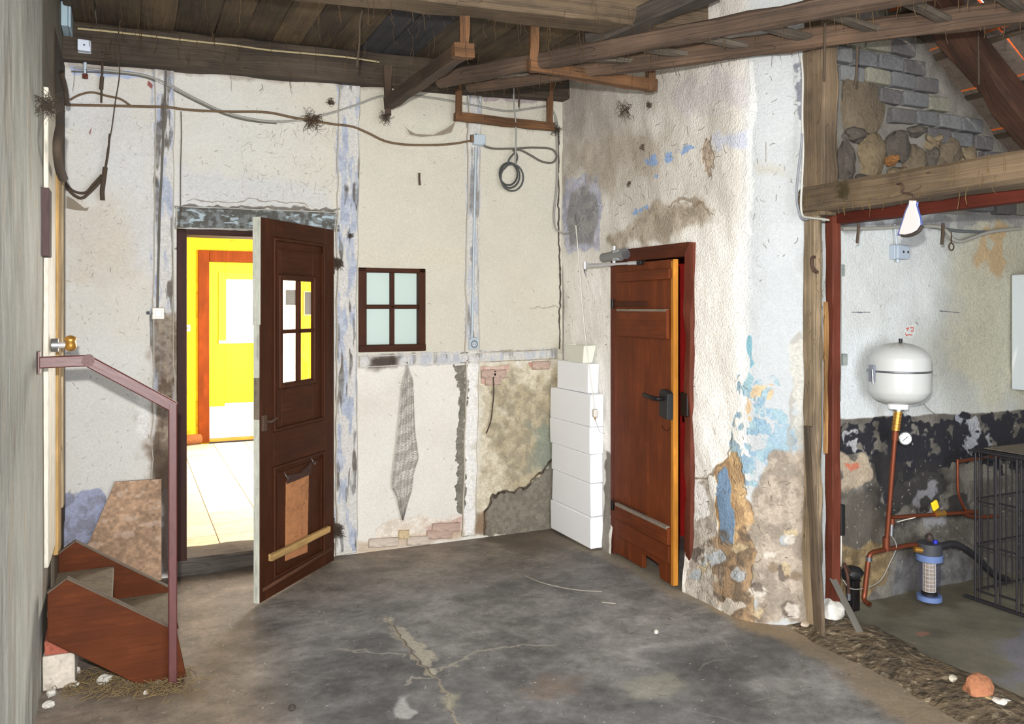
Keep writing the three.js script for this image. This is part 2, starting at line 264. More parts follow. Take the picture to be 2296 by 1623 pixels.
{
  const P = farPaint, px = (l) => F.uvs(l), blue = [142, 152, 176], grey = [118, 118, 116], dark = [78, 70, 62];
  // soiling by the door post, bluish lower corner on the left
  P.blob(px([[130, 1115], [230, 1100], [262, 1130], [262, 1230], [130, 1230]]), [142, 148, 176], { rough: 0.05, soft: 0.01, a: 0.85, col2: [120, 122, 140], s: 2 });
  P.blob(px([[335, 760], [395, 720], [400, 1290], [335, 1290]]), [150, 136, 116], { rough: 0.08, soft: 0.06, a: 0.7, col2: [112, 92, 72], s: 4 });
  P.blob(px([[140, 440], [330, 470], [300, 620], [140, 640]]), [188, 176, 158], { rough: 0.12, soft: 0.1, a: 0.45, s: 5 });
  P.blob(px([[300, 880], [345, 860], [345, 1000], [310, 990]]), [222, 220, 218], { rough: 0.05, soft: 0.02, a: 0.7, s: 6 });
  // posts: worn limewash with blue flakes, along the grain
  const postCol = (pts, s, a = 0.9) => {
    P.blob(pts, [196, 194, 190], { rough: 0.012, soft: 0.006, a: 0.85, fy: 0.4, f: 20, s, dh: 0.1 });
    P.blob(pts, blue, { rough: 0.012, soft: 0.004, a: a * 0.8, holes: 0.56, hf: 26, fy: 0.22, s: s + 1, col2: [168, 176, 192], dh: -0.12 });
    P.blob(pts, grey, { rough: 0.01, soft: 0.004, a: a * 0.85, holes: 0.68, hf: 34, fy: 0.16, s: s + 2, col2: dark, dh: -0.18 });
  };
  postCol(px([[340, 148], [392, 150], [388, 470], [396, 1285], [352, 1285], [335, 700]]), 11);
  P.blob(px([[352, 720], [396, 700], [396, 1085], [345, 1085]]), [128, 112, 92], { rough: 0.03, soft: 0.02, a: 0.75, col2: [92, 74, 58], f: 20, fy: 0.4, s: 12 });
  P.blob(px([[140, 200], [300, 230], [345, 300], [345, 640], [290, 600], [280, 420], [150, 330]]), [196, 198, 202], { rough: 0.12, soft: 0.08, f: 6, a: 0.4, s: 71 }); P.blob(px([[405, 380], [600, 400], [745, 420], [745, 470], [405, 460]]), [190, 192, 196], { rough: 0.06, soft: 0.04, a: 0.5, s: 72 }); P.blob(px([[810, 560], [900, 540], [1040, 560], [1040, 600], [810, 600]]), [206, 196, 174], { rough: 0.1, soft: 0.08, f: 6, a: 0.4, s: 73 });
  P.blob(px([[358, 1060], [396, 1000], [396, 1290], [358, 1290]]), [60, 48, 40], { rough: 0.02, soft: 0.02, a: 0.9, s: 74 });
  P.blob(px([[336, 1000], [396, 1000], [396, 1085], [340, 1085]]), [74, 58, 44], { rough: 0.03, soft: 0.03, a: 0.7, s: 13 });
  postCol(px([[755, 190], [808, 192], [800, 620], [800, 1232], [752, 1240], [752, 520]]), 21);
  postCol(px([[1046, 210], [1078, 212], [1072, 760], [1040, 760]]), 31, 0.55);
  P.blob(px([[1046, 800], [1072, 800], [1066, 1195], [1034, 1200]]), [226, 224, 220], { rough: 0.02, soft: 0.006, a: 0.9, s: 33, dh: 0.12 });
  postCol(px([[800, 795], [1250, 780], [1250, 806], [800, 826]]), 41, 0.45);
  P.blob(px([[393, 462], [755, 474], [760, 520], [393, 512]]), [116, 122, 122], { rough: 0.01, soft: 0.006, a: 0.95, col2: [78, 78, 74], f: 26, fy: 2.2, s: 43 });
  P.blob(px([[393, 470], [755, 480], [760, 512], [393, 505]]), [178, 196, 206], { rough: 0.01, soft: 0.004, a: 0.8, holes: 0.62, hf: 20, fy: 2.6, s: 44 });
  // sooty brick under the window
  P.blob(px([[825, 802], [895, 797], [888, 822], [830, 822]]), [52, 42, 36], { rough: 0.03, soft: 0.03, a: 0.85, s: 45 });
  // render missing beside the third post
  P.blob(px([[1016, 820], [1044, 818], [1046, 880], [1040, 1000], [1044, 1120], [1036, 1150], [1028, 1145], [1018, 1098], [1028, 1070], [1024, 990], [1030, 930], [1028, 860]]), [128, 124, 112], { rough: 0.022, soft: 0.004, f: 34, a: 1, s: 46, dh: -0.45, col2: [112, 108, 98] });
  // mouldy lower right panel, sheared-off render at the floor
  P.blob(px([[1075, 815], [1255, 812], [1255, 1195], [1066, 1195]]), [205, 195, 170], { rough: 0.05, soft: 0.05, a: 0.85, col2: [182, 169, 142], f: 16, s: 47 });
  P.blob(px([[1130, 860], [1255, 840], [1255, 1120], [1150, 1120], [1100, 1000]]), [164, 150, 121], { rough: 0.2, soft: 0.1, f: 14, a: 0.7, col2: [128, 118, 97], s: 48 });
  P.blob(px([[1190, 960], [1255, 930], [1255, 1060], [1200, 1060]]), [120, 130, 118], { rough: 0.1, soft: 0.05, f: 12, a: 0.7, s: 49 });
  P.blob(px([[1085, 1200], [1088, 1150], [1110, 1110], [1170, 1098], [1210, 1068], [1255, 1010], [1258, 1200]]), [122, 117, 104], { rough: 0.03, soft: 0.004, f: 22, a: 0.95, col2: [106, 100, 88], s: 50, dh: -0.4 });
  P.line(px([[1085, 1195], [1090, 1145], [1112, 1108], [1172, 1096], [1212, 1064], [1255, 1005]]), 0.014, [58, 48, 38], { a: 0.8, jit: 0.025 });
  P.blob(px([[1066, 1150], [1090, 1150], [1085, 1200], [1062, 1200]]), [110, 84, 60], { rough: 0.03, soft: 0.02, a: 0.7, s: 52 });
  P.blob(px([[1078, 824], [1142, 818], [1132, 848], [1110, 862], [1080, 858]]), [194, 160, 146], { rough: 0.012, soft: 0.004, a: 0.95, col2: [206, 178, 164], s: 53, dh: -0.3 });
  P.blob(px([[1185, 814], [1236, 812], [1230, 826], [1195, 828]]), [186, 128, 112], { rough: 0.012, soft: 0.004, a: 0.9, s: 54, dh: -0.3 });
  // exposed bricks at the foot of the middle panel
  P.blob(px([[840, 1190], [870, 1160], [1000, 1160], [1036, 1150], [1036, 1200], [800, 1240], [838, 1205]]), [206, 190, 172], { rough: 0.03, soft: 0.01, a: 0.75, col2: [222, 212, 198], s: 55, dh: -0.2 });
  P.blob(px([[955, 1182], [1036, 1160], [1036, 1194], [960, 1204]]), [188, 158, 146], { rough: 0.02, soft: 0.006, a: 0.8, s: 56 });
  P.blob(px([[800, 1215], [1040, 1188], [1040, 1204], [800, 1246]]), [176, 152, 126], { rough: 0.02, soft: 0.015, a: 0.6, s: 57 });
  // grime at the top under the beam and round the wall joint
  P.blob(px([[150, 130], [1255, 195], [1255, 222], [150, 150]]), [140, 128, 116], { rough: 0.04, soft: 0.02, a: 0.6, s: 58 });
  P.blob(px([[160, 150], [330, 166], [330, 176], [165, 164]]), [150, 166, 204], { rough: 0.02, soft: 0.006, a: 0.7, s: 59 });
  P.blob(px([[1090, 210], [1240, 205], [1240, 232], [1090, 225]]), [146, 132, 138], { rough: 0.03, soft: 0.01, a: 0.7, s: 60 });
  P.line(px([[1252, 290], [1252, 500], [1256, 640], [1254, 780]]), 0.009, [52, 44, 38], { a: 0.9, jit: 0.01 });
  P.line(px([[400, 560], [405, 465], [760, 470]]), 0.012, [60, 52, 44], { a: 0.6, jit: 0.02 });
  P.line(px([[1190, 690], [1254, 684]]), 0.008, [150, 140, 126], { a: 0.6, jit: 0.02 });
  // hairline cracks, cobweb scraps, red paint flakes
  P.line(px([[420, 452], [560, 448], [640, 455], [690, 462]]), 0.005, [120, 112, 100], { a: 0.7, jit: 0.02 });
  for (const [l, w] of [[[[333, 182], [342, 190], [340, 200], [330, 190]], 1], [[[180, 238], [205, 230], [200, 238]], 1], [[[198, 298], [206, 284], [203, 305]], 1]]) P.blob(px(l), [128, 66, 60], { rough: 0.006, soft: 0.003, a: 0.85, s: 61 });
  for (const [x0, y0, x1, y1, c] of [[160, 240, 340, 600, 60], [400, 250, 750, 450, 110], [810, 230, 1240, 480, 70], [810, 640, 1240, 780, 26], [140, 600, 340, 900, 60], [130, 900, 340, 1100, 30], [810, 830, 1030, 1180, 30], [1070, 850, 1240, 1100, 70]]) {
    const a = F.uv(x0, y1), b = F.uv(x1, y0); P.specks(c, c * 3 + x0, [a[0], b[0], a[1], b[1]], 0.028, 0.0018, [92, 80, 68], 0.6);
  }
  const a = F.uv(520, 270), b = F.uv(760, 430); P.specks(70, 77, [a[0], b[0], a[1], b[1]], 0.08, 0.0018, [104, 90, 76], 0.5);
}
const mFar = farPaint.done({ bump: 0.018, rough: 0.92 });
const wallFar = struct('wall_far');
{
  const us = lines(XL, XR, 0.022, [DOOR1.u0, DOOR1.u1, WIN.u0, WIN.u1]), ys = lines(-0.02, 3.24, 0.022, [DOOR1.y1, WIN.y0, WIN.y1]);
  const hole = (u, y) => (u > DOOR1.u0 && u < DOOR1.u1 && y < DOOR1.y1) || (u > WIN.u0 && u < WIN.u1 && y > WIN.y0 && y < WIN.y1);
  const g = plaster((u, y, o) => F.pt(u, y, o), us, ys, hole, (u, y) => 0.016 * (fbm(u * 1.7, y * 1.7, 3, 3) - 0.5) + 0.006 * (fbm(u * 8, y * 8, 5, 2) - 0.5));
  part(wallFar, 'plaster', mapUV(g, farPaint), mFar);
  const D = DOOR1, outer = [[-4.6, -0.1], [D.u0, -0.1], [D.u0, D.y1], [D.u1, D.y1], [D.u1, -0.1], [2.6, -0.1], [2.6, 4.4], [-4.6, 4.4]];
  part(wallFar, 'core', uvS(slab(F, outer, [rect(WIN.u0, WIN.u1, WIN.y0, WIN.y1).reverse()], -0.24, -0.03)), grime(196, 190, 178));
  // timbers of the frame, proud of the infill
  const post = (pts, out, name = 'post') => {                         // pts: outline in wall coordinates; slightly wavy worn edge
    const l = []; for (let i = 0; i < pts.length; i++) { const [ax, ay] = pts[i], [bx, by] = pts[(i + 1) % pts.length], n = Math.max(1, Math.round(Math.hypot(bx - ax, by - ay) / 0.06)); for (let k = 0; k < n; k++) { const t = k / n, x = mix(ax, bx, t), y = mix(ay, by, t); l.push([x + 0.008 * (noise(x * 9, y * 9, 31) - 0.5) * 2, y + 0.004 * (noise(x * 9, y * 9, 37) - 0.5)]); } }
    part(wallFar, name, mapUV(toCreasedNormals(extrude(l, out + 0.02, 0.006).translate(0, 0, -0.02).applyMatrix4(F.M), 0.6), farPaint), mFar);
  };
  const q = (l) => F.uvs(l);
  post(q([[336, 1284], [394, 1280], [388, 470], [391, 152], [345, 150], [345, 470]]), 0.012);
  post(q([[752, 1246], [799, 1238], [800, 620], [806, 193], [758, 190], [754, 520]]), 0.014);
  post(q([[1040, 792], [1073, 788], [1070, 500], [1078, 212], [1048, 210], [1046, 500]]), 0.014);
  post(q([[1034, 1202], [1064, 1198], [1072, 806], [1044, 808]]), 0.016);
  post(q([[804, 824], [1248, 805], [1248, 783], [804, 798]]), 0.007, 'rail');
  post(q([[393, 513], [752, 520], [752, 476], [393, 462]]), 0.018, 'lintel');
  reseed(5);
  const brickG = box(0.2, 0.058, 0.03, 0.008), tones = [grime(206, 194, 182, 0.95), grime(190, 166, 154, 0.95), grime(208, 188, 152, 0.95)];
  for (const [x, y, k, s] of [[905, 1198, 2, 0.35], [860, 1216, 0, 1], [938, 1212, 0, 0.8], [1000, 1182, 1, 1], [985, 1198, 1, 0.9], [1095, 838, 1, 0.55], [1120, 838, 1, 0.5], [1105, 854, 1, 0.6], [1212, 819, 1, 0.7]]) {
    const m = part(wallFar, 'brick', brickG, tones[k]); m.position.copy(F.at(x, y, 0.004)); m.scale.x = s; m.rotation.z = -0.06 * (y > 1000);
  }
}
// stable window: brown frame, four dull panes
{
  const g = struct('window_1'), [a, b, c, d] = [WIN.u0, WIN.u1, WIN.y0, WIN.y1];
  const fr = (n, u0, u1, y0, y1, o0, o1) => part(g, n, boxOn(F, u0, u1, y0, y1, o0, o1, 0.005, u1 - u0 > y1 - y0 ? 'x' : 'y'), mBrown);
  fr('frame_side', a, a + 0.052, c, d, -0.16, 0.012); fr('frame_side', b - 0.046, b, c, d, -0.16, 0.012); fr('frame_head', a, b, d - 0.03, d, -0.16, 0.012); fr('frame_sill', a, b, c, c + 0.045, -0.16, 0.02);
  const mu = (a + b) / 2 + 0.006, my = (c + d) / 2 + 0.02;
  fr('glazing_bar', mu - 0.014, mu + 0.014, c + 0.04, d - 0.02, -0.06, -0.015); fr('glazing_bar', a + 0.05, b - 0.04, my - 0.014, my + 0.014, -0.06, -0.015);
  const pane = M(186, 212, 206, 0.35);
  for (const [u0, u1] of [[a + 0.048, mu - 0.01], [mu + 0.01, b - 0.042]]) for (const [y0, y1] of [[c + 0.04, my - 0.01], [my + 0.01, d - 0.026]]) { const p = part(g, 'pane', boxOn(F, u0, u1, y0, y1, -0.05, -0.044, 0.001), M(190, 208, 200, 0.45)); }
  part(g, 'shutter', boxOn(F, a + 0.03, b - 0.03, c + 0.03, d - 0.02, -0.2, -0.17), mGreyWood);
}

// ---------------------------------------------------------------- the right wall with its rounded end
const DOOR2 = { z0: 0.70, z1: 1.455, y1: 1.865 }, SEND = 1.94, SL = SEND + 0.336;
const rightAt = (s, y, o) => {                                        // along the wall, then round its chamfered end
  if (s < SEND - 0.12) return R.pt(s, y, o); if (s > SEND + 0.12) return PIL.pt(s - SEND, y, o);
  const t = (s - SEND + 0.12) / 0.24, a = R.pt(SEND - 0.12, y, o), b = R.pt(SEND, y, o), c = PIL.pt(0, y, o), d = PIL.pt(0.12, y, o), m = b.add(c).multiplyScalar(0.5);
  return a.multiplyScalar((1 - t) ** 2).add(m.multiplyScalar(2 * t * (1 - t))).add(d.multiplyScalar(t * t));
};
const pq = (l) => l.map(([x, y]) => { const a = R.uv(x, y); if (a[0] < SEND) return a; const b = PIL.uv(x, y); return [SEND + Math.max(0, b[0]), b[1]]; });
const rightPaint = new Paint(1280, 1664, -0.02, SL + 0.02, -0.02, 3.26, (s, y, o) => {
  const n = fbm(s * 1.6, y * 1.6, 4, 4), g = fbm(s * 8, y * 8, 6, 4), q = noise(s * 150, y * 150, 3), st = fbm(s * 5 + y * 2.2, y * 3 - s * 2, 9, 4);
  const up = sstep(1.75, 2.25, y + 0.35 * (n - 0.5)), end = sstep(1.86, 1.98, s), dirt = up * (1 - 0.75 * end) * (0.55 + 0.9 * (st - 0.4));
  let r = 250, g2 = 247, b = 240; if (end > 0) { r = mix(r, 182, end); g2 = mix(g2, 186, end); b = mix(b, 188, end); }  // wall end greyed to offset the strong flash, besides its cooler limewash
  const f = 0.985 + 0.05 * (q - 0.5) + 0.05 * (g - 0.5), d = clamp(dirt, 0, 1);
  o[0] = mix(r, 176, d * 0.8) * f; o[1] = mix(g2, 168, d * 0.8) * f; o[2] = mix(b, 156, d * 0.8) * f;
  o[3] = 0.5 + 0.7 * (fbm(s * 4 + y * 1.5, y * 2.4 - s, 7, 4) - 0.5) + 0.1 * (q - 0.5);
});
{
  const P = rightPaint, white = [238, 236, 232];
  // plaster patches and stains, from the picture's places
  P.blob(pq([[1268, 395], [1342, 388], [1350, 470], [1345, 560], [1272, 565], [1262, 480]]), [168, 170, 190], { rough: 0.03, soft: 0.012, a: 0.85, col2: [190, 192, 208], s: 2 });
  P.blob(pq([[1280, 440], [1305, 415], [1335, 440], [1342, 500], [1330, 545], [1280, 550], [1272, 490]]), [138, 136, 138], { rough: 0.02, soft: 0.02, a: 0.9, col2: [156, 154, 152], s: 3, dh: -0.1 });
  P.blob(pq([[1385, 520], [1440, 470], [1510, 450], [1570, 452], [1600, 470], [1560, 520], [1480, 545], [1370, 555], [1365, 535]]), [150, 136, 118], { rough: 0.08, soft: 0.03, a: 0.85, col2: [176, 162, 144], f: 9, s: 4 });
  P.line(pq([[1500, 460], [1530, 450], [1565, 455], [1590, 475]]), 0.02, [130, 112, 92], { a: 0.6, jit: 0.04 });
  P.blob(pq([[1255, 300], [1400, 280], [1500, 300], [1480, 420], [1350, 400], [1260, 420]]), [166, 152, 136], { rough: 0.25, soft: 0.1, a: 0.6, f: 5, s: 5 });
  P.blob(pq([[1260, 200], [1380, 190], [1400, 270], [1300, 300], [1258, 290]]), [176, 168, 160], { rough: 0.15, soft: 0.06, a: 0.6, f: 8, s: 6 });
  for (const l of [[[1455, 350], [1470, 345], [1475, 365], [1462, 375]], [[1490, 345], [1505, 338], [1505, 360], [1492, 372]], [[1520, 335], [1545, 322], [1560, 330], [1530, 345]], [[1468, 390], [1478, 388], [1476, 402], [1466, 400]], [[1412, 478], [1432, 466], [1450, 458], [1450, 466], [1420, 485]], [[1445, 358], [1455, 352], [1456, 368]]]) P.blob(pq(l), [126, 160, 214], { rough: 0.02, soft: 0.006, a: 0.75, f: 30, s: 7 });
  P.blob(pq([[1600, 305], [1670, 295], [1672, 322], [1605, 330]]), [190, 196, 218], { rough: 0.04, soft: 0.02, a: 0.7, f: 16, s: 8 });
  P.blob(pq([[1578, 312], [1592, 308], [1604, 335], [1600, 375], [1586, 398], [1578, 370], [1572, 340]]), [190, 170, 148], { rough: 0.04, soft: 0.01, a: 0.8, col2: [142, 122, 104], f: 30, s: 9, dh: -0.3 });
  P.blob(pq([[1500, 185], [1640, 150], [1672, 160], [1672, 215], [1600, 230], [1510, 245]]), [186, 180, 182], { rough: 0.12, soft: 0.05, a: 0.6, f: 9, s: 10 });
  P.blob(pq([[1690, 370], [1750, 370], [1760, 395], [1700, 392]]), [170, 160, 140], { rough: 0.03, soft: 0.03, a: 0.5, s: 11 });
  P.line(pq([[1680, 145], [1683, 240], [1676, 330], [1672, 520]]), 0.025, [236, 235, 230], { a: 0.4, jit: 0.02, dh: 0.1 });
  // bluish old coats showing on the end, ochre plaster, bare grey foot
  P.blob(pq([[1676, 755], [1684, 800], [1690, 815], [1680, 822], [1672, 790]]), [110, 158, 172], { rough: 0.02, soft: 0.004, a: 0.9, s: 20 });
  P.blob(pq([[1675, 832], [1686, 850], [1680, 880], [1664, 876]]), [140, 174, 184], { rough: 0.02, soft: 0.004, a: 0.85, s: 21 });
  P.blob(pq([[1655, 850], [1730, 850], [1770, 920], [1785, 960], [1770, 1060], [1700, 1100], [1640, 1060], [1635, 960], [1650, 900]]), [146, 174, 184], { rough: 0.05, soft: 0.006, a: 0.85, holes: 0.5, hf: 16, s: 22, col2: [124, 156, 178], dh: -0.12 });
  P.blob(pq([[1690, 860], [1730, 865], [1728, 895], [1700, 895], [1670, 890]]), [206, 176, 136], { rough: 0.03, soft: 0.005, a: 0.85, holes: 0.4, hf: 20, s: 23, dh: -0.14 });
  P.blob(pq([[1670, 880], [1684, 905], [1678, 945], [1664, 940]]), [200, 168, 128], { rough: 0.03, soft: 0.005, a: 0.8, holes: 0.4, hf: 20, s: 24 });
  P.blob(pq([[1735, 930], [1785, 910], [1790, 1010], [1740, 1020], [1720, 980]]), [146, 170, 184], { rough: 0.04, soft: 0.006, a: 0.85, holes: 0.4, hf: 18, s: 25 });
  P.blob(pq([[1735, 1010], [1780, 1030], [1800, 1010], [1830, 1000], [1835, 1400], [1690, 1400], [1680, 1200], [1700, 1090]]), [172, 158, 142], { rough: 0.06, soft: 0.015, a: 0.95, col2: [140, 128, 114], f: 10, s: 26, dh: -0.12 });
  P.blob(pq([[1550, 1070], [1585, 1070], [1605, 1150], [1620, 1330], [1690, 1390], [1550, 1330]]), [196, 188, 178], { rough: 0.05, soft: 0.01, a: 0.95, col2: [158, 148, 136], f: 12, s: 27, dh: -0.12 });
  P.blob(pq([[1552, 1080], [1578, 1080], [1590, 1150], [1560, 1180]]), [240, 238, 236], { rough: 0.03, soft: 0.006, a: 0.9, s: 28 });
  P.blob(pq([[1605, 1055], [1640, 1010], [1670, 1030], [1670, 1120], [1690, 1250], [1700, 1390], [1640, 1370], [1615, 1230]]), [196, 162, 116], { rough: 0.06, soft: 0.008, a: 0.95, col2: [160, 128, 92], f: 11, s: 29, dh: -0.2 });
  P.blob(pq([[1606, 1060], [1620, 1050], [1640, 1100], [1650, 1160], [1640, 1220], [1618, 1215], [1606, 1130]]), [114, 142, 172], { rough: 0.04, soft: 0.006, a: 0.95, holes: 0.22, hf: 22, s: 30, dh: 0.1 });
  P.blob(pq([[1600, 1200], [1690, 1200], [1705, 1390], [1620, 1360]]), [150, 124, 96], { rough: 0.09, soft: 0.03, a: 0.85, col2: [96, 82, 68], f: 14, s: 31, dh: -0.15 });
  for (let i = 0; i < 26; i++) { reseed(900 + i); const x = rr(1560, 1800), y = rr(1190, 1370), w = rr(8, 22), h = rr(6, 18), l = []; for (let k = 0; k < 7; k++) l.push([x + w * Math.cos(k * 0.9), y + h * Math.sin(k * 0.9)]); P.blob(pq(l), [[206, 198, 186], [122, 104, 84], [196, 176, 140], [88, 78, 70], [172, 182, 190]][i % 5], { rough: 0.03, soft: 0.008, a: 0.75, f: 24, s: 40 + i, dh: (i % 2 ? 0.18 : -0.18) }); }
  P.line(pq([[1550, 1068], [1590, 1074], [1606, 1045], [1630, 1030], [1636, 985]]), 0.008, [120, 104, 86], { a: 0.7, jit: 0.02 });
  P.line(pq([[1790, 755], [1783, 860], [1778, 960], [1770, 1060]]), 0.02, [150, 140, 126], { a: 0.5, jit: 0.03 });
  P.blob(pq([[1775, 780], [1812, 740], [1830, 760], [1830, 1000], [1788, 1000]]), [186, 184, 176], { rough: 0.05, soft: 0.01, a: 0.85, s: 33 });
  P.blob(pq([[1782, 150], [1800, 140], [1806, 480], [1790, 480], [1796, 300]]), [96, 96, 108], { rough: 0.02, soft: 0.006, a: 0.75, holes: 0.3, s: 34 });
  P.blob(pq([[1358, 1010], [1372, 1010], [1372, 1240], [1352, 1240]]), [120, 112, 102], { rough: 0.03, soft: 0.01, a: 0.85, s: 35 });
  P.line(pq([[1255, 300], [1256, 640], [1254, 800], [1252, 1190]]), 0.014, [70, 62, 54], { a: 0.75, jit: 0.01 });
  for (const [x0, y0, x1, y1, c, len] of [[1265, 210, 1660, 540, 120, 0.06], [1690, 160, 1790, 640, 34, 0.035], [1555, 600, 1680, 1050, 24, 0.03], [1262, 600, 1365, 800, 40, 0.04], [1560, 1080, 1810, 1380, 160, 0.04]]) { const l = pq([[x0, y1], [x1, y0]]); P.specks(c, x0 + c, [l[0][0], l[1][0], l[0][1], l[1][1]], len, 0.0024, [82, 70, 60], 0.75); }
}
const mRight = rightPaint.done({ bump: 0.026, rough: 0.92 });
const wallRight = struct('wall_right');
{
  const us = lines(0, SL, 0.02, [DOOR2.z0, DOOR2.z1]), ys = lines(-0.02, 3.26, 0.022, [DOOR2.y1]);
  const g = plaster(rightAt, us, ys, (s, y) => s > DOOR2.z0 && s < DOOR2.z1 && y < DOOR2.y1, (s, y) => 0.03 * (fbm(s * 2.2 + y * 0.6, y * 1.6, 13, 3) - 0.5) + 0.014 * (fbm(s * 7 + y * 4, y * 5 - s * 3, 15, 3) - 0.5) * (y < 0.9 ? 2 : 1.2) + (y < 0.35 ? 0.03 * sstep(0.35, 0, y) : 0));
  part(wallRight, 'plaster', mapUV(g, rightPaint), mRight);
  part(wallRight, 'core', uvS(slab(R, [[-0.1, -0.1], [DOOR2.z0, -0.1], [DOOR2.z0, DOOR2.y1], [DOOR2.z1, DOOR2.y1], [DOOR2.z1, -0.1], [1.9, -0.1], [1.9, 3.9], [-0.1, 3.9]], [], -0.24, -0.035)), grime(190, 180, 166));
}

// ---------------------------------------------------------------- annex wall: limewash, tar band, dark grey foot; boulders and bricks above the beam
const roofY = (x) => 2.95 - 0.75 * (x - 1.3);
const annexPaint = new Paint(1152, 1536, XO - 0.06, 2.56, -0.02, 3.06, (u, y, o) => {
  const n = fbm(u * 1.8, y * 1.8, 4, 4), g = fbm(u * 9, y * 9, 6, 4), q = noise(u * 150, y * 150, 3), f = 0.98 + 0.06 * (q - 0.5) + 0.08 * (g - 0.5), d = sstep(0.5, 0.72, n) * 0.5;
  const rt = sstep(0.95, 1.7, u + 0.5 * (n - 0.5)) * (1 - 0.5 * sstep(1.3, 1.05, y)); let c = [mix(mix(206, 190, d), 150, rt), mix(mix(211, 192, d), 150, rt), mix(mix(212, 186, d), 140, rt)];  // rt: flash falloff and grime painted together, darker to the right
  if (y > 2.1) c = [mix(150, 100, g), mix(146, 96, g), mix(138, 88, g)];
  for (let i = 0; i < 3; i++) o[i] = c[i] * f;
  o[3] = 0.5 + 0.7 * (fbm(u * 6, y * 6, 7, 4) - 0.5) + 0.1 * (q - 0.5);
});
{
  const P = annexPaint, q = (l) => B.uvs(l);
  P.blob(q([[2180, 480], [2600, 480], [2600, 930], [2220, 930], [2140, 820], [2130, 640]]), [176, 172, 152], { rough: 0.2, soft: 0.1, f: 6, a: 0.75, s: 2 });
  P.blob(q([[2200, 520], [2250, 500], [2270, 560], [2240, 610], [2190, 590]]), [170, 136, 92], { rough: 0.08, soft: 0.03, f: 16, a: 0.6, holes: 0.4, hf: 14, s: 3 });
  P.blob(q([[1880, 500], [2300, 470], [2300, 500], [1880, 520]]), [120, 118, 120], { rough: 0.05, soft: 0.02, f: 16, a: 0.7, s: 4 });
  P.blob(q([[1870, 942], [2600, 905], [2600, 1420], [1870, 1420]]), [84, 80, 74], { rough: 0.02, soft: 0.005, a: 1, col2: [114, 110, 102], f: 6, s: 5 });
  P.blob(q([[1870, 945], [2100, 938], [2600, 905], [2600, 1030], [2240, 1060], [2150, 1020], [2120, 1080], [2080, 1050], [2010, 1080], [1990, 1120], [1940, 1010], [1870, 1020]]), [28, 28, 36], { rough: 0.06, soft: 0.005, a: 0.98, holes: 0.3, hf: 17, s: 6, dh: 0.15 });
  P.blob(q([[1960, 1020], [2040, 1060], [2100, 1050], [2180, 1100], [2170, 1160], [2000, 1180], [1950, 1120]]), [40, 38, 38], { rough: 0.1, soft: 0.04, f: 9, a: 0.85, holes: 0.35, hf: 10, s: 7 });
  P.blob(q([[2150, 940], [2190, 930], [2215, 990], [2170, 1010]]), [168, 172, 180], { rough: 0.06, soft: 0.006, f: 18, a: 0.8, holes: 0.5, hf: 18, s: 8 });
  P.blob(q([[1890, 970], [1920, 965], [1930, 1000], [1900, 1010]]), [190, 190, 190], { rough: 0.04, soft: 0.006, f: 18, a: 0.8, holes: 0.4, hf: 20, s: 9 });
  P.blob(q([[1880, 1020], [1945, 1030], [1950, 1070], [1900, 1110], [1880, 1110]]), [176, 160, 138], { rough: 0.05, soft: 0.01, f: 14, a: 0.9, s: 10 });
  P.blob(q([[1893, 1040], [1925, 1036], [1925, 1050], [1905, 1056]]), [190, 110, 84], { rough: 0.015, soft: 0.004, a: 0.9, s: 11 });
  P.blob(q([[1880, 1110], [1960, 1100], [1990, 1190], [1960, 1230], [1880, 1220]]), [84, 78, 70], { rough: 0.08, soft: 0.03, f: 10, a: 0.8, s: 12 });
  P.blob(q([[1885, 1225], [1960, 1215], [2000, 1240], [1990, 1300], [1950, 1350], [1885, 1350]]), [148, 126, 88], { rough: 0.05, soft: 0.012, f: 12, a: 0.9, col2: [112, 94, 66], s: 13 });
  P.blob(q([[2010, 1250], [2060, 1230], [2180, 1230], [2185, 1310], [2000, 1340]]), [104, 104, 106], { rough: 0.05, soft: 0.02, f: 10, a: 0.8, col2: [76, 76, 78], s: 14 });
  P.blob(q([[2060, 1080], [2110, 1070], [2120, 1160], [2070, 1190]]), [150, 150, 156], { rough: 0.08, soft: 0.02, f: 12, a: 0.7, holes: 0.4, hf: 14, s: 15 });
  P.blob(q([[2180, 1100], [2600, 1040], [2600, 1300], [2190, 1310]]), [70, 66, 62], { rough: 0.1, soft: 0.05, f: 8, a: 0.7, s: 16 });
  P.blob(q([[2020, 735], [2048, 733], [2046, 752], [2030, 752]]), [206, 210, 208], { a: 0.5, s: 17 });
  for (const l of [[[2031, 737], [2036, 735], [2033, 741]], [[2040, 735], [2046, 734], [2046, 742], [2041, 742]], [[2029, 748], [2031, 752], [2036, 750], [2043, 751]]]) P.line(q(l), 0.004, [186, 62, 60], { a: 0.9 });
  for (const l of [[[1921, 700], [1932, 701]], [[2052, 722], [2057, 727]], [[2106, 697], [2112, 698]], [[1910, 700], [1950, 700]], [[2106, 697], [2150, 701]]]) P.line(q(l), 0.0035, [66, 64, 76], { a: 0.7 });
  const a = q([[1890, 930], [2290, 520]]); P.specks(110, 5, [a[0][0], a[1][0], a[0][1], a[1][1]], 0.03, 0.0022, [110, 104, 98], 0.45);
  const b = q([[1890, 1330], [2290, 950]]); P.specks(170, 6, [b[0][0], b[1][0], b[0][1], b[1][1]], 0.018, 0.004, [176, 172, 160], 0.6);
}
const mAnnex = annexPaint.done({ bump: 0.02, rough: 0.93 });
const wallAnnex = struct('wall_annex');
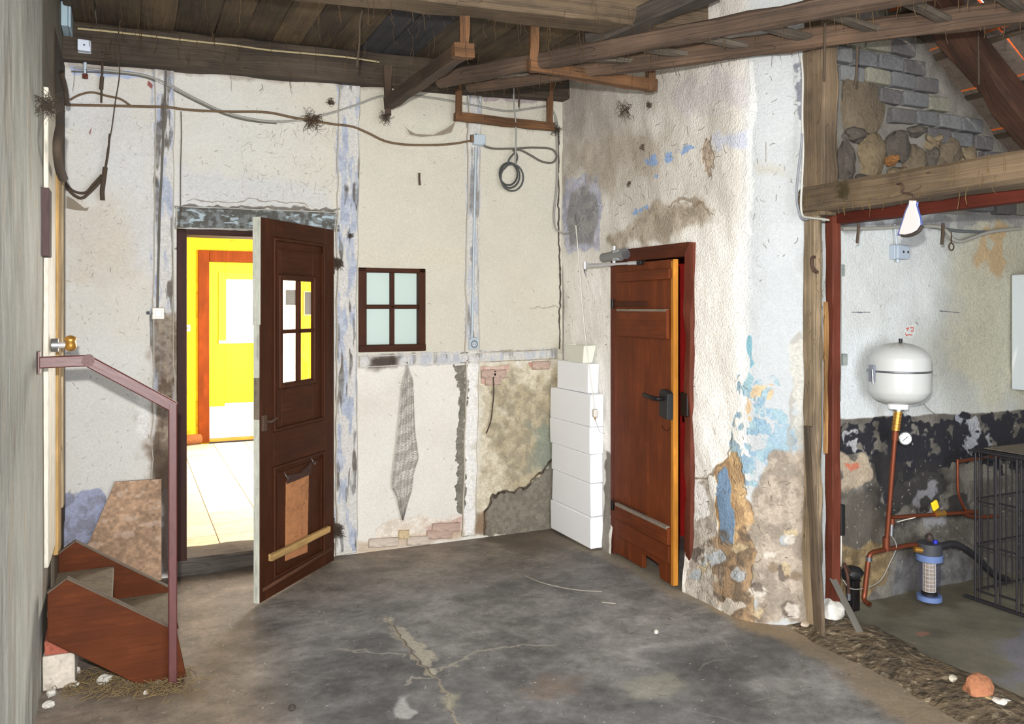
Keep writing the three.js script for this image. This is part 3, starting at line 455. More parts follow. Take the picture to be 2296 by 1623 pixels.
{
  const us = lines(XO - 0.06, 2.56, 0.025), ys = lines(-0.02, 3.06, 0.025);
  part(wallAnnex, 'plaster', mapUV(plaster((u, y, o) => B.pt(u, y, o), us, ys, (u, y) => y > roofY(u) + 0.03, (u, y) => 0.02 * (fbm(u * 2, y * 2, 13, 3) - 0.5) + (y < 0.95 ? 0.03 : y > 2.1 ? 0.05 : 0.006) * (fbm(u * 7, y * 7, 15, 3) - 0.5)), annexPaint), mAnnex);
  part(wallAnnex, 'core', uvS(slab(B, [[0.12, -0.1], [2.6, -0.1], [2.6, roofY(2.6) + 0.045], [0.3, roofY(0.3) + 0.045], [0.12, 3.9]], [], -0.22, -0.04)), grime(120, 114, 106));
  // bricks stepping down under the tiles
  reseed(21);
  const area = B.uvs([[1870, 185], [1870, 410], [2060, 420], [2180, 372], [2150, 345], [2080, 318], [2045, 288], [1985, 280], [1962, 200], [1930, 182]]);
  const bm = [grime(124, 126, 128, 0.9, 0.006), grime(112, 114, 118, 0.9, 0.006), grime(140, 138, 126, 0.9, 0.006), grime(102, 100, 102, 0.9, 0.006)], bg = [0, 1, 2].map(() => { const g = lumpBox(0.172, 0.078, 0.07, 0.01); return g; });
  for (let r = 0, y = 2.16; y < 3.0; y += 0.0905, r++) for (let x = 0.36 + (r % 2) * 0.09; x < 2.3; x += 0.186) {
    const w = rr(0.9, 1.04); if (y > roofY(x + 0.09) - 0.06 || inPoly(area, x, y) > -0.03) continue;
    const m = part(wallAnnex, 'brick', bg[Math.floor(rnd() * 3)], bm[Math.floor(rnd() * 4)]); m.position.copy(B.pt(x + rr(-0.006, 0.006), y + rr(-0.006, 0.006), rr(0.004, 0.018))); m.scale.x = w; m.rotation.z = rr(-0.03, 0.03); m.rotation.y = rr(-0.03, 0.03);
  }
  const sm = [grime(112, 100, 84, 0.95, 0.01), grime(92, 86, 80, 0.95, 0.01), grime(126, 112, 90, 0.95, 0.01), grime(150, 106, 62, 0.95, 0.01)];
  let s = 3; for (const [x, y, rx, ry, k] of [[1925, 240, 0.135, 0.155, 0], [1895, 365, 0.05, 0.1, 1], [1950, 345, 0.095, 0.12, 2], [2010, 330, 0.09, 0.075, 1], [1996, 358, 0.035, 0.03, 3], [2048, 362, 0.06, 0.085, 0], [2088, 318, 0.06, 0.045, 2], [2126, 345, 0.085, 0.085, 0], [2086, 350, 0.04, 0.05, 1], [2015, 392, 0.06, 0.04, 2], [1955, 402, 0.1, 0.03, 1], [2050, 296, 0.06, 0.03, 1], [2168, 348, 0.05, 0.06, 2], [2095, 390, 0.05, 0.03, 0], [1912, 305, 0.07, 0.04, 1]]) {
    const m = part(wallAnnex, 'boulder', uvS(lump(rx * 1.12, ry * 1.12, 0.05, s++, 0.3, 3), 0.5), sm[k]); m.position.copy(B.at(x, y, 0.004));
  }
}
function lumpBox(w, h, d, r) { const g = new RoundedBoxGeometry(w, h, d, 2, r), p = g.attributes.position, v = V3(), k = rr(0, 99); for (let i = 0; i < p.count; i++) { v.fromBufferAttribute(p, i); p.setXYZ(i, v.x + 0.005 * n3(v, 19, k), v.y + 0.005 * n3(v, 23, k + 3), v.z + 0.006 * n3(v, 17, k + 6)); } g.computeVertexNormals(); return uvS(g, 0.5); }

// ---------------------------------------------------------------- left wall
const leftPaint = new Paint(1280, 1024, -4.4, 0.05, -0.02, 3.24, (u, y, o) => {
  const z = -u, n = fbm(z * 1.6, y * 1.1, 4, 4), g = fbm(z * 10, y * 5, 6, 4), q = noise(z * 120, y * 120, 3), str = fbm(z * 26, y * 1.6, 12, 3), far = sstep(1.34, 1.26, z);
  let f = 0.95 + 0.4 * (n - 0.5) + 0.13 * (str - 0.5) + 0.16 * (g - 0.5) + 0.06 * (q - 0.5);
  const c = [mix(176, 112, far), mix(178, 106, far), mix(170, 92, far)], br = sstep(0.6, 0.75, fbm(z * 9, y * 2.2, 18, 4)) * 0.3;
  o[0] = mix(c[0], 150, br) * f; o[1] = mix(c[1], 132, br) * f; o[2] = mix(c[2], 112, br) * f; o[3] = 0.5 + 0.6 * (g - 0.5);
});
{
  const P = leftPaint; reseed(71);
  for (let i = 0; i < 60; i++) { const u = -rr(1.4, 3.2), y = rr(0.4, 2.8); P.line([[u, y], [u + rr(-0.01, 0.01), y + rr(0.03, 0.14)]], rr(0.003, 0.007), rnd() < 0.3 ? [196, 140, 80] : [212, 212, 206], { a: rr(0.3, 0.8) }); }
}
const wallLeft = struct('wall_left');
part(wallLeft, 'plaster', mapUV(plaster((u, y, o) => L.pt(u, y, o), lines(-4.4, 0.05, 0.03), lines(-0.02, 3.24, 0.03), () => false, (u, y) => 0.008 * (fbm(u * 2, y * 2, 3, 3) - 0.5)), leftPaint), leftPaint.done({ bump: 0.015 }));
part(wallLeft, 'core', uvS(slab(L, rect(-8, 0.25, -0.1, 3.9), [], -0.26, -0.02)), grime(150, 150, 142));

// ---------------------------------------------------------------- floors and the earth strip
const flo = (l) => l.map(([x, y]) => { const p = onY(x, y, 0); return [p.x, -p.z]; });
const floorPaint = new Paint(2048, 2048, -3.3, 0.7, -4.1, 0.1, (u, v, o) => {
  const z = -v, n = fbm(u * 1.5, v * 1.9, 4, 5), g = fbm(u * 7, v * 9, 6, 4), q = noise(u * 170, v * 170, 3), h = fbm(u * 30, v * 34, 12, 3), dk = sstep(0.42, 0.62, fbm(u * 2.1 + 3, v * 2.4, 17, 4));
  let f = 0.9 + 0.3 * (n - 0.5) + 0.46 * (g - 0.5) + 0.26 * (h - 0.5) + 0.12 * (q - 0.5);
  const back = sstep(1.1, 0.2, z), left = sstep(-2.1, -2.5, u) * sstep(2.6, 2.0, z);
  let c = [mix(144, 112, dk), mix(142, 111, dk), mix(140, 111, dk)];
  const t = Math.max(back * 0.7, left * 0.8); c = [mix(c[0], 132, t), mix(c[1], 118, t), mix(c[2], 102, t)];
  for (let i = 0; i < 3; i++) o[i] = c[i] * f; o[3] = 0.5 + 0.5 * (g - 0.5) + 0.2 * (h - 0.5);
});
{
  const P = floorPaint;
  P.blob(flo([[862, 1382], [885, 1390], [925, 1420], [965, 1455], [975, 1490], [985, 1515], [965, 1515], [930, 1470], [900, 1430]]), [176, 170, 154], { rough: 0.05, soft: 0.012, f: 16, a: 0.9, s: 2, dh: 0.2 });
  P.line(flo([[862, 1382], [905, 1440], [940, 1485], [975, 1520], [1000, 1560], [1030, 1623]]), 0.01, [150, 140, 122], { a: 0.8, jit: 0.02, dh: -0.3 });
  P.line(flo([[880, 1400], [925, 1462], [972, 1512]]), 0.006, [96, 88, 78], { a: 0.7, jit: 0.012, dh: -0.3 });
  P.line(flo([[760, 1455], [820, 1460], [870, 1462], [910, 1470]]), 0.012, [158, 152, 142], { a: 0.7, jit: 0.03 });
  P.line(flo([[980, 1500], [1020, 1490], [1060, 1465], [1110, 1450], [1160, 1444], [1250, 1444]]), 0.012, [166, 160, 144], { a: 0.75, jit: 0.03 });
  P.line(flo([[970, 1518], [920, 1518], [912, 1535]]), 0.008, [166, 160, 150], { a: 0.7, jit: 0.02 });
  P.blob(flo([[892, 1560], [915, 1558], [920, 1580], [935, 1598], [920, 1608], [890, 1606], [885, 1590]]), [178, 178, 176], { rough: 0.02, soft: 0.012, f: 16, a: 0.8, s: 3 });
  P.blob(flo([[985, 1560], [1030, 1555], [1030, 1580], [1000, 1590]]), [160, 154, 134], { rough: 0.03, soft: 0.015, f: 16, a: 0.7, s: 4 });
  P.blob(flo([[1380, 1520], [1520, 1500], [1560, 1560], [1420, 1570]]), [150, 148, 132], { rough: 0.1, soft: 0.06, f: 8, a: 0.6, s: 5 });
  P.blob(flo([[1200, 1520], [1320, 1510], [1320, 1560], [1210, 1560]]), [118, 100, 86], { rough: 0.1, soft: 0.06, f: 8, a: 0.6, s: 6 });
  P.blob(flo([[1180, 1190], [1420, 1230], [1600, 1340], [1700, 1400], [1520, 1340], [1350, 1250], [1180, 1200]]), [150, 138, 118], { rough: 0.05, soft: 0.04, f: 9, a: 0.7, s: 7 });
  P.blob(flo([[1560, 1335], [1700, 1385], [1850, 1410], [1840, 1440], [1700, 1420], [1580, 1360]]), [158, 138, 110], { rough: 0.06, soft: 0.05, f: 9, a: 0.8, s: 8 });
  P.blob(flo([[1060, 1200], [1230, 1185], [1300, 1220], [1180, 1240]]), [92, 80, 68], { rough: 0.06, soft: 0.06, f: 9, a: 0.6, s: 9 });
  P.blob(flo([[1700, 1400], [1850, 1400], [2000, 1500], [2150, 1600], [2200, 1640], [2050, 1640], [1880, 1510]]), [140, 122, 98], { rough: 0.06, soft: 0.05, f: 9, a: 0.75, s: 10 });
  P.line(flo([[1520, 1378], [1300 + 220, 1378], [1300 + 310, 1350]]), 0.01, [168, 162, 150], { a: 0.5, jit: 0.02 });
  P.blob(flo([[240, 1540], [420, 1530], [440, 1560], [300, 1575]]), [112, 96, 76], { rough: 0.06, soft: 0.05, f: 9, a: 0.7, s: 11 });
  P.specks(900, 8, [-3.1, 0.5, -4, -0.1], 0.012, 0.003, [206, 200, 190], 0.8); P.specks(500, 9, [-3.1, 0.5, -4, -0.1], 0.05, 0.003, [66, 62, 58], 0.7);
  P.specks(60, 10, [-3.0, 0.4, -3.9, -0.3], 0.25, 0.005, [160, 154, 146], 0.4);
}
const mFloor = floorPaint.done({ bump: 0.006, rough: 0.62 });
const floor = struct('floor');
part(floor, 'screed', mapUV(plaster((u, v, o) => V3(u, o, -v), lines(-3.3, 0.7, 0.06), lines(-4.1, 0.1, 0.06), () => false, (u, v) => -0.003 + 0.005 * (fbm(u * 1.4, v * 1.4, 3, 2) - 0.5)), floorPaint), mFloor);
part(floor, 'base', uvS(new THREE.BoxGeometry(8.2, 0.1, 13.6).translate(-0.9, -0.062, 1.4)), grime(128, 124, 118));
const annexFloorPaint = new Paint(1024, 768, 0.35, 2.9, -4.4, -1.98, (u, v, o) => {
  const n = fbm(u * 2, v * 2.2, 4, 5), g = fbm(u * 8, v * 9, 6, 4), q = noise(u * 150, v * 150, 3), f = 0.92 + 0.35 * (n - 0.5) + 0.25 * (g - 0.5) + 0.1 * (q - 0.5), d = sstep(0.5, 0.65, fbm(u * 1.6, v * 1.6, 23, 4));
  o[0] = mix(122, 82, d) * f; o[1] = mix(118, 78, d) * f; o[2] = mix(102, 68, d) * f; o[3] = 0.5 + 0.6 * (g - 0.5);  // floor tones darkened for flash falloff and shade in the annex
});
annexFloorPaint.blob(flo([[2240, 1440], [2330, 1400], [2330, 1540], [2260, 1530]]), [128, 128, 150], { rough: 0.1, soft: 0.05, f: 8, a: 0.6 });
annexFloorPaint.blob(flo([[2055, 1420], [2080, 1417], [2085, 1424], [2060, 1426]]), [168, 110, 92], { rough: 0.02, soft: 0.01, a: 0.6 });
annexFloorPaint.blob(flo([[1960, 1345], [2190, 1300], [2190, 1350], [2000, 1385]]), [84, 76, 60], { rough: 0.06, soft: 0.05, a: 0.6 });
const floor2 = struct('floor');
part(floor2, 'screed', mapUV(plaster((u, v, o) => V3(u, o, -v), lines(0.35, 2.9, 0.06), lines(-4.4, -1.98, 0.06), () => false, (u, v) => 0.004 + 0.008 * (fbm(u * 1.6, v * 1.6, 8, 2) - 0.5)), annexFloorPaint), annexFloorPaint.done({ bump: 0.008, rough: 0.75 }));
{
  const pnt = new Paint(512, 1024, 0, 1, 0, 1, (u, v, o) => { const n = fbm(u * 3, v * 12, 4, 5), g = fbm(u * 12, v * 46, 6, 4), p = sstep(0.62, 0.72, fbm(u * 16, v * 62, 15, 3)); const f = 0.85 + 0.5 * (n - 0.5) + 0.5 * (g - 0.5); o[0] = mix(112, 164, p) * f; o[1] = mix(96, 148, p) * f; o[2] = mix(74, 122, p) * f; o[3] = 0.5 + 0.9 * (g - 0.5); });
  const us = lines(0, 1, 0.05), vs = lines(0, 1, 0.02);
  const g = plaster((u, v, o) => { const z = mix(1.95, 3.6, v), w = 0.22 + 0.03 * (noise(v * 14, 3) - 0.5), c = mix(0.36, 0.24, v); return V3(c + (u - 0.5) * 2 * w + 0.05 * (noise(v * 9, u * 3, 7) - 0.5), -0.012 + o, z); }, us, vs, () => false, (u, v) => 0.05 * Math.sin(Math.PI * u) * (0.7 + 0.6 * fbm(v * 7, u * 2, 3, 3)) + 0.022 * (fbm(u * 9, v * 26, 5, 3) - 0.5));
  g.index.array.reverse(); g.computeVertexNormals();
  single('dirt_strip', g, pnt.done({ bump: 0.03 }), 'brown strip of trodden earth and rubble where the annex threshold was', 'earth', null, 'stuff');
}

// ---------------------------------------------------------------- ceiling: boards over the far bay, beams, closing roof
const ceiling = struct('ceiling');
{
  reseed(31);
  const bm = [mBoard, wood(96, 80, 58), wood(116, 98, 72), wood(86, 72, 54)];
  for (let x = -3.1, i = 0; x < 0.2; i++) {
    const w = rr(0.15, 0.23), y = 3.165 + 0.02 * (x + 3.1) + rr(0, 0.01); part(ceiling, 'plank', sweepBox(V3(x + w / 2 - 0.004, y, -0.02), V3(x + w / 2 - 0.004 + rr(-0.01, 0.01), y + rr(-0.006, 0.01), 2.6), w - 0.003, 0.026, { n: 10, ch: 0.004, amp: 0.0015 }), Math.abs(x + 1.42) < 0.13 ? wood(66, 66, 72) : bm[i % 4]); x += w;  // one plank coloured dark to stand for the shaded gap of a missing board
  }
  part(ceiling, 'deck', uvBox(new THREE.BoxGeometry(3.75, 0.12, 8.6).translate(-1.48, 3.4, 3.9), 'z'), mDark);
}
const beamS = (name, p0, p1, w, h, m, o) => struct(name, sweepBox(p0, p1, w, h, o), m);
beamS('trim', V3(-3.12, 3.03, 0.05), V3(0.04, 3.14, 0.05), 0.12, 0.2, mDark, { n: 40, amp: 0.003 });                    // wall plate
const BZ = 1.465;
beamS('trim', V3(-3.12, 2.998, BZ + 0.08), V3(0.08, 3.148, BZ + 0.08), 0.2, 0.2, mBeam, { n: 40, amp: 0.003, ch: 0.02 });    // cross beam
beamS('trim', onY(1325, 88, 3.02), onY(1600, -30, 3.14), 0.11, 0.1, wood(88, 80, 72), { n: 16 });                         // crooked joist
// the annex opening: post, lintel beam
beamS('trim', V3(0.29, 2.02, 2.17), V3(0.29, 3.36, 2.17), 0.1, 0.14, wood(124, 106, 84), { n: 24, amp: 0.004, up: V3(0, 0, 1) });
beamS('trim', V3(0.265, 0.0, 2.145), V3(0.265, 2.04, 2.145), 0.05, 0.09, wood(164, 145, 118), { n: 36, amp: 0.006, up: V3(0, 0, 1) });
beamS('trim', V3(XO, 2.1, 2.085), V3(XO + 0.03, 2.105, 6.2), 0.15, 0.13, mBeam, { n: 60, amp: 0.003, ch: 0.016 });
beamS('trim', V3(XO + 0.07, 0, 5.6), V3(XO + 0.07, 3.36, 5.6), 0.16, 0.16, mBeam);
// roof over the annex: rafters, tiles near the gable, boarding beyond
const roof = struct('roof');
{
  const sl = Math.atan(0.75), along = V3(Math.cos(sl), -Math.sin(sl), 0), up = V3(Math.sin(sl), Math.cos(sl), 0), at = (x, z, o = 0) => V3(x, roofY(x), z).addScaledVector(up, o);
  for (const z of [2.3, 2.98]) part(roof, 'rafter', sweepBox(at(0.1, z, -0.075), at(2.75, z, -0.075), 0.13, 0.15, { n: 20, amp: 0.008 }), wood(84, 54, 38));
  reseed(41);
  const tm = [grime(236, 116, 46, 0.9), grime(222, 104, 40, 0.9), grime(244, 128, 56, 0.9), grime(206, 100, 50, 0.9)], tg = [0, 1].map((k) => { const g = lumpBox(0.36, 0.022, 0.3, 0.005), p = g.attributes.position; for (let i = 0; i < p.count; i++) { const z = p.getZ(i); p.setY(i, p.getY(i) + 0.012 * Math.cos(z * 20.9)); } g.computeVertexNormals(); return twoFaced(g); }), dusty = grime(112, 100, 92, 0.95);
  const q = new THREE.Quaternion().setFromAxisAngle(V3(0, 0, 1), -sl);
  for (let c = 0; c < 5; c++) for (let r = 0; r < 10; r++) {
    const x = 0.34 + r * 0.262, z = 1.965 + c * 0.313;
    const m = part(roof, 'tile', tg[(c + r) % 2], [dusty, tm[Math.floor(rnd() * 4)]]); m.position.copy(at(x, z + rr(-0.004, 0.004), 0.03 + 0.008)); m.quaternion.copy(q).multiply(new THREE.Quaternion().setFromEuler(new THREE.Euler(rr(-0.02, 0.02), rr(-0.03, 0.03), 0.045 + rr(-0.008, 0.01))));
  }
  for (let x = 0.5; x < 2.6; x += 0.262) part(roof, 'batten', sweepBox(at(x, 1.98, 0.008), at(x, 3.5, 0.008), 0.035, 0.02, { n: 6, ch: 0.003, up: up.clone() }), mDark);
  const bo = new THREE.BoxGeometry(3.4, 0.08, 5.2); part(roof, 'boarding', uvBox(bo.clone().applyQuaternion(q).translate(...at(1.45, 3.44 + 2.6, 0.05).toArray()), 'z'), mDark);
  part(roof, 'closing_board', uvBox(new THREE.BoxGeometry(0.08, 0.62, 6.3).translate(0.24, 3.62, 5.0), 'z'), mDark);
}
// outer shell behind the photographer
{
  const back = struct('wall_back', uvS(extrude([[-3.4, -0.1], [-2.65, -0.1], [-2.65, 2.6], [-0.15, 2.6], [-0.15, -0.1], [3, -0.1], [3, 4.2], [-3.4, 4.2]], 0.2, 0).translate(0, 0, 7.7)), grime(190, 186, 176));  // unseen; gate opening added to hold the fill light
  struct('wall_outer', uvS(new THREE.BoxGeometry(0.2, 2.4, 6.2).translate(2.75, 1.05, 4.9)), grime(170, 166, 158));
}

// ---------------------------------------------------------------- the yellow room and the red passage
{
  const Y0 = 0.085, ZB2 = -4.5, g = struct('wall_yellow'), YB = new Plane(0, ZB2, 1, 0), yel = grime(255, 198, 6, 0.75, 0.001), whiteM = grime(246, 244, 238, 0.7, 0.001);
  const d0 = -1.975, d1 = -1.15, dh = 2.08;
  part(g, 'back', uvS(slab(YB, [[-4.4, -0.1], [d0, -0.1], [d0, dh], [d1, dh], [d1, -0.1], [-0.3, -0.1], [-0.3, 2.75], [-4.4, 2.75]], [], -0.15, 0)), yel);
  part(g, 'side', uvS(new THREE.BoxGeometry(0.15, 2.8, 4.5).translate(-4.3, 1.35, -2.4)), yel);
  const S = new Plane(-0.35, -4.6, 0, 1);
  part(g, 'window_side', uvS(slab(S, rect(-0.1, 4.4, -0.1, 2.75), [rect(1.2, 2.8, 0.8, 2.3).reverse()], -0.15, 0)), yel);
  part(g, 'lid', uvS(new THREE.BoxGeometry(4.3, 0.12, 4.5).translate(-2.3, 2.74, -2.45)), whiteM);
  const fl = struct('floor'), tg = box(0.318, 0.02, 0.318, 0.003), tl = [grime(236, 230, 216, 0.5, 0.001), grime(242, 236, 224, 0.5, 0.001), grime(230, 222, 206, 0.5, 0.001)];
  part(fl, 'bed', uvS(new THREE.BoxGeometry(4, 0.12, 4.5).translate(-2.35, Y0 - 0.08, -2.38)), grime(150, 142, 130));
  reseed(51); for (let i = 0; i < 6; i++) for (let j = 0; j < 13; j++) part(fl, 'floor_tile', tg, tl[Math.floor(rnd() * 3)]).position.set(-2.75 + i * 0.322, Y0 - 0.01, -0.34 - j * 0.322);
  const d = struct('door_4'), fb = mOchreBrown();
  for (const [n, a, b, c, e] of [['jamb', d0 - 0.115, d0, Y0, dh + 0.125], ['jamb', d1, d1 + 0.115, Y0, dh + 0.125], ['head', d0, d1, dh, dh + 0.125]]) part(d, n, boxOn(YB, a, b, c, e, -0.14, 0.03, 0.006), fb);
  const ym = M(255, 222, 10, 0.6), w0 = -1.805, w1 = -1.3, y0 = 1.206, y1 = 1.9;
  for (const [n, a, b, c, e] of [['stile', d0, w0, Y0, dh], ['stile', w1, d1, Y0, dh], ['rail', w0, w1, y1, dh], ['rail', w0, w1, 0.5, y0]]) part(d, n, boxOn(YB, a + 0.001, b - 0.001, c, e, -0.07, -0.03, 0.002), ym);
  for (const [a, b, c, e] of [[w0 - 0.07, w0 + 0.012, y0 - 0.02, y1 + 0.07], [w1 - 0.012, w1 + 0.06, y0 - 0.02, y1 + 0.07], [w0, w1, y1 - 0.01, y1 + 0.07]]) part(d, 'window_moulding', boxOn(YB, a, b, c, e, -0.04, -0.015, 0.004), M(246, 186, 30, 0.6));
  part(d, 'window_ledge', boxOn(YB, w0 - 0.07, w1 + 0.06, y0 - 0.035, y0, -0.04, 0.0, 0.004), whiteM);
  part(d, 'kick_panel', boxOn(YB, d0 + 0.004, d1 - 0.004, Y0 + 0.03, 0.47, -0.06, -0.02, 0.003), whiteM, 'white kick panel');
  part(d, 'pane', boxOn(YB, w0, w1, y0, y1, -0.056, -0.05, 0.001), new THREE.MeshPhysicalMaterial({ color: 0xffffff, roughness: 0.05, transmission: 1, thickness: 0, ior: 1.5 }));
  part(d, 'threshold', boxOn(YB, d0, d1, Y0, Y0 + 0.028, -0.1, 0.03, 0.004), M(206, 140, 40, 0.6));
  const so = thing('wall_socket', 'small white double wall socket on the yellow wall left of the inner door', 'socket'); part(so, 'plate', boxOn(YB, -2.27, -2.17, 1.31, 1.385, 0, 0.014, 0.004), mSwitch); for (const x of [-2.245, -2.197]) part(so, 'outlet', rod(YB.pt(x, 1.347, 0.01), YB.pt(x, 1.347, 0.017), 0.017, 14), grime(206, 196, 170));
  const CUx = (x) => YB.uv(x, 690, 0.3)[0], CU0 = CUx(637), CU1 = CUx(672), cu = thing('cupboard', 'tall white cupboard with a grey grille seen through the open door glass', 'cupboard');
  part(cu, 'carcass', boxOn(YB, CU0 - 0.06, CU1, Y0, 2.35, 0.02, 0.3, 0.004), whiteM); const ya = YB.uv(650, 684, 0.3)[1], yb = YB.uv(650, 650, 0.3)[1], gr = part(cu, 'grille', boxOn(YB, CUx(641), CUx(663), ya, yb, 0.29, 0.306, 0.002), M(56, 58, 58, 0.6), 'grey grille'); for (let i = 0; i < 6; i++) part(gr, 'louvre', boxOn(YB, CUx(643), CUx(661), ya + 0.015 + i * 0.026, ya + 0.023 + i * 0.026, 0.3, 0.31, 0.001), M(44, 46, 46, 0.6)); part(cu, 'door_seam', boxOn(YB, CUx(667), CUx(668), 0.2, 2.3, 0.3, 0.303, 0.001), M(150, 140, 110, 0.7));
  const pi = thing('wall_mirror', 'narrow grey mirror with pale frame on the yellow wall beside the cupboard', 'mirror'); part(pi, 'frame', boxOn(YB, YB.uv(680, 690)[0], YB.uv(701, 690)[0], YB.uv(690, 708)[1], YB.uv(690, 652)[1], 0, 0.015, 0.003), M(226, 206, 120, 0.6)); part(pi, 'glass', boxOn(YB, YB.uv(683, 690)[0], YB.uv(698, 690)[0], YB.uv(690, 705)[1], YB.uv(690, 655)[1], 0.01, 0.018, 0.001), M(50, 52, 50, 0.5));
  const lg = thing('firewood_log', 'short brown log lying at the foot of the yellow wall beyond the doorway', 'log'); part(lg, 'bark', uvS(new THREE.CylinderGeometry(0.052, 0.058, 0.2, 14, 3).rotateZ(1.5).rotateY(0.5).translate(-2.17, Y0 + 0.058, -4.36)), grime(150, 92, 46, 0.95, 0.01)); part(lg, 'cut_end', new THREE.CylinderGeometry(0.048, 0.048, 0.006, 14).rotateZ(1.5).rotateY(0.5).translate(-2.17 + 0.1 * Math.cos(0.5), Y0 + 0.056, -4.36 - 0.1 * Math.sin(0.5)), grime(210, 150, 80));
  // red passage behind the plank door
  const rp = struct('wall_red', uvS(new THREE.BoxGeometry(0.1, 2.3, 2.0).translate(0.72, 1.05, 1.0)), grime(206, 30, 24, 0.8)); struct('trim', uvS(new THREE.BoxGeometry(2.4, 0.1, 2.1).translate(1.3, 2.35, 0.95)), grime(170, 160, 150));
}
function mOchreBrown() { return coat(146, 66, 14, 0.7); }

function twoFaced(g) {                                               // underside and edges first, weathered top face second
  const p = g.attributes.position, uv = g.attributes.uv, n = g.attributes.normal, A = [[], []]; for (let i = 0; i < p.count; i += 3) A[n.getY(i) < -0.6 ? 0 : 1].push(i);
  const o = new THREE.BufferGeometry(), pos = [], u = []; for (const l of A) for (const i of l) for (let k = 0; k < 3; k++) { pos.push(p.getX(i + k), p.getY(i + k), p.getZ(i + k)); u.push(uv.getX(i + k), uv.getY(i + k)); }
  o.setAttribute('position', new THREE.Float32BufferAttribute(pos, 3)); o.setAttribute('uv', new THREE.Float32BufferAttribute(u, 2)); o.computeVertexNormals(); o.addGroup(0, A[0].length * 3, 0); o.addGroup(A[0].length * 3, A[1].length * 3, 1); return o;
}

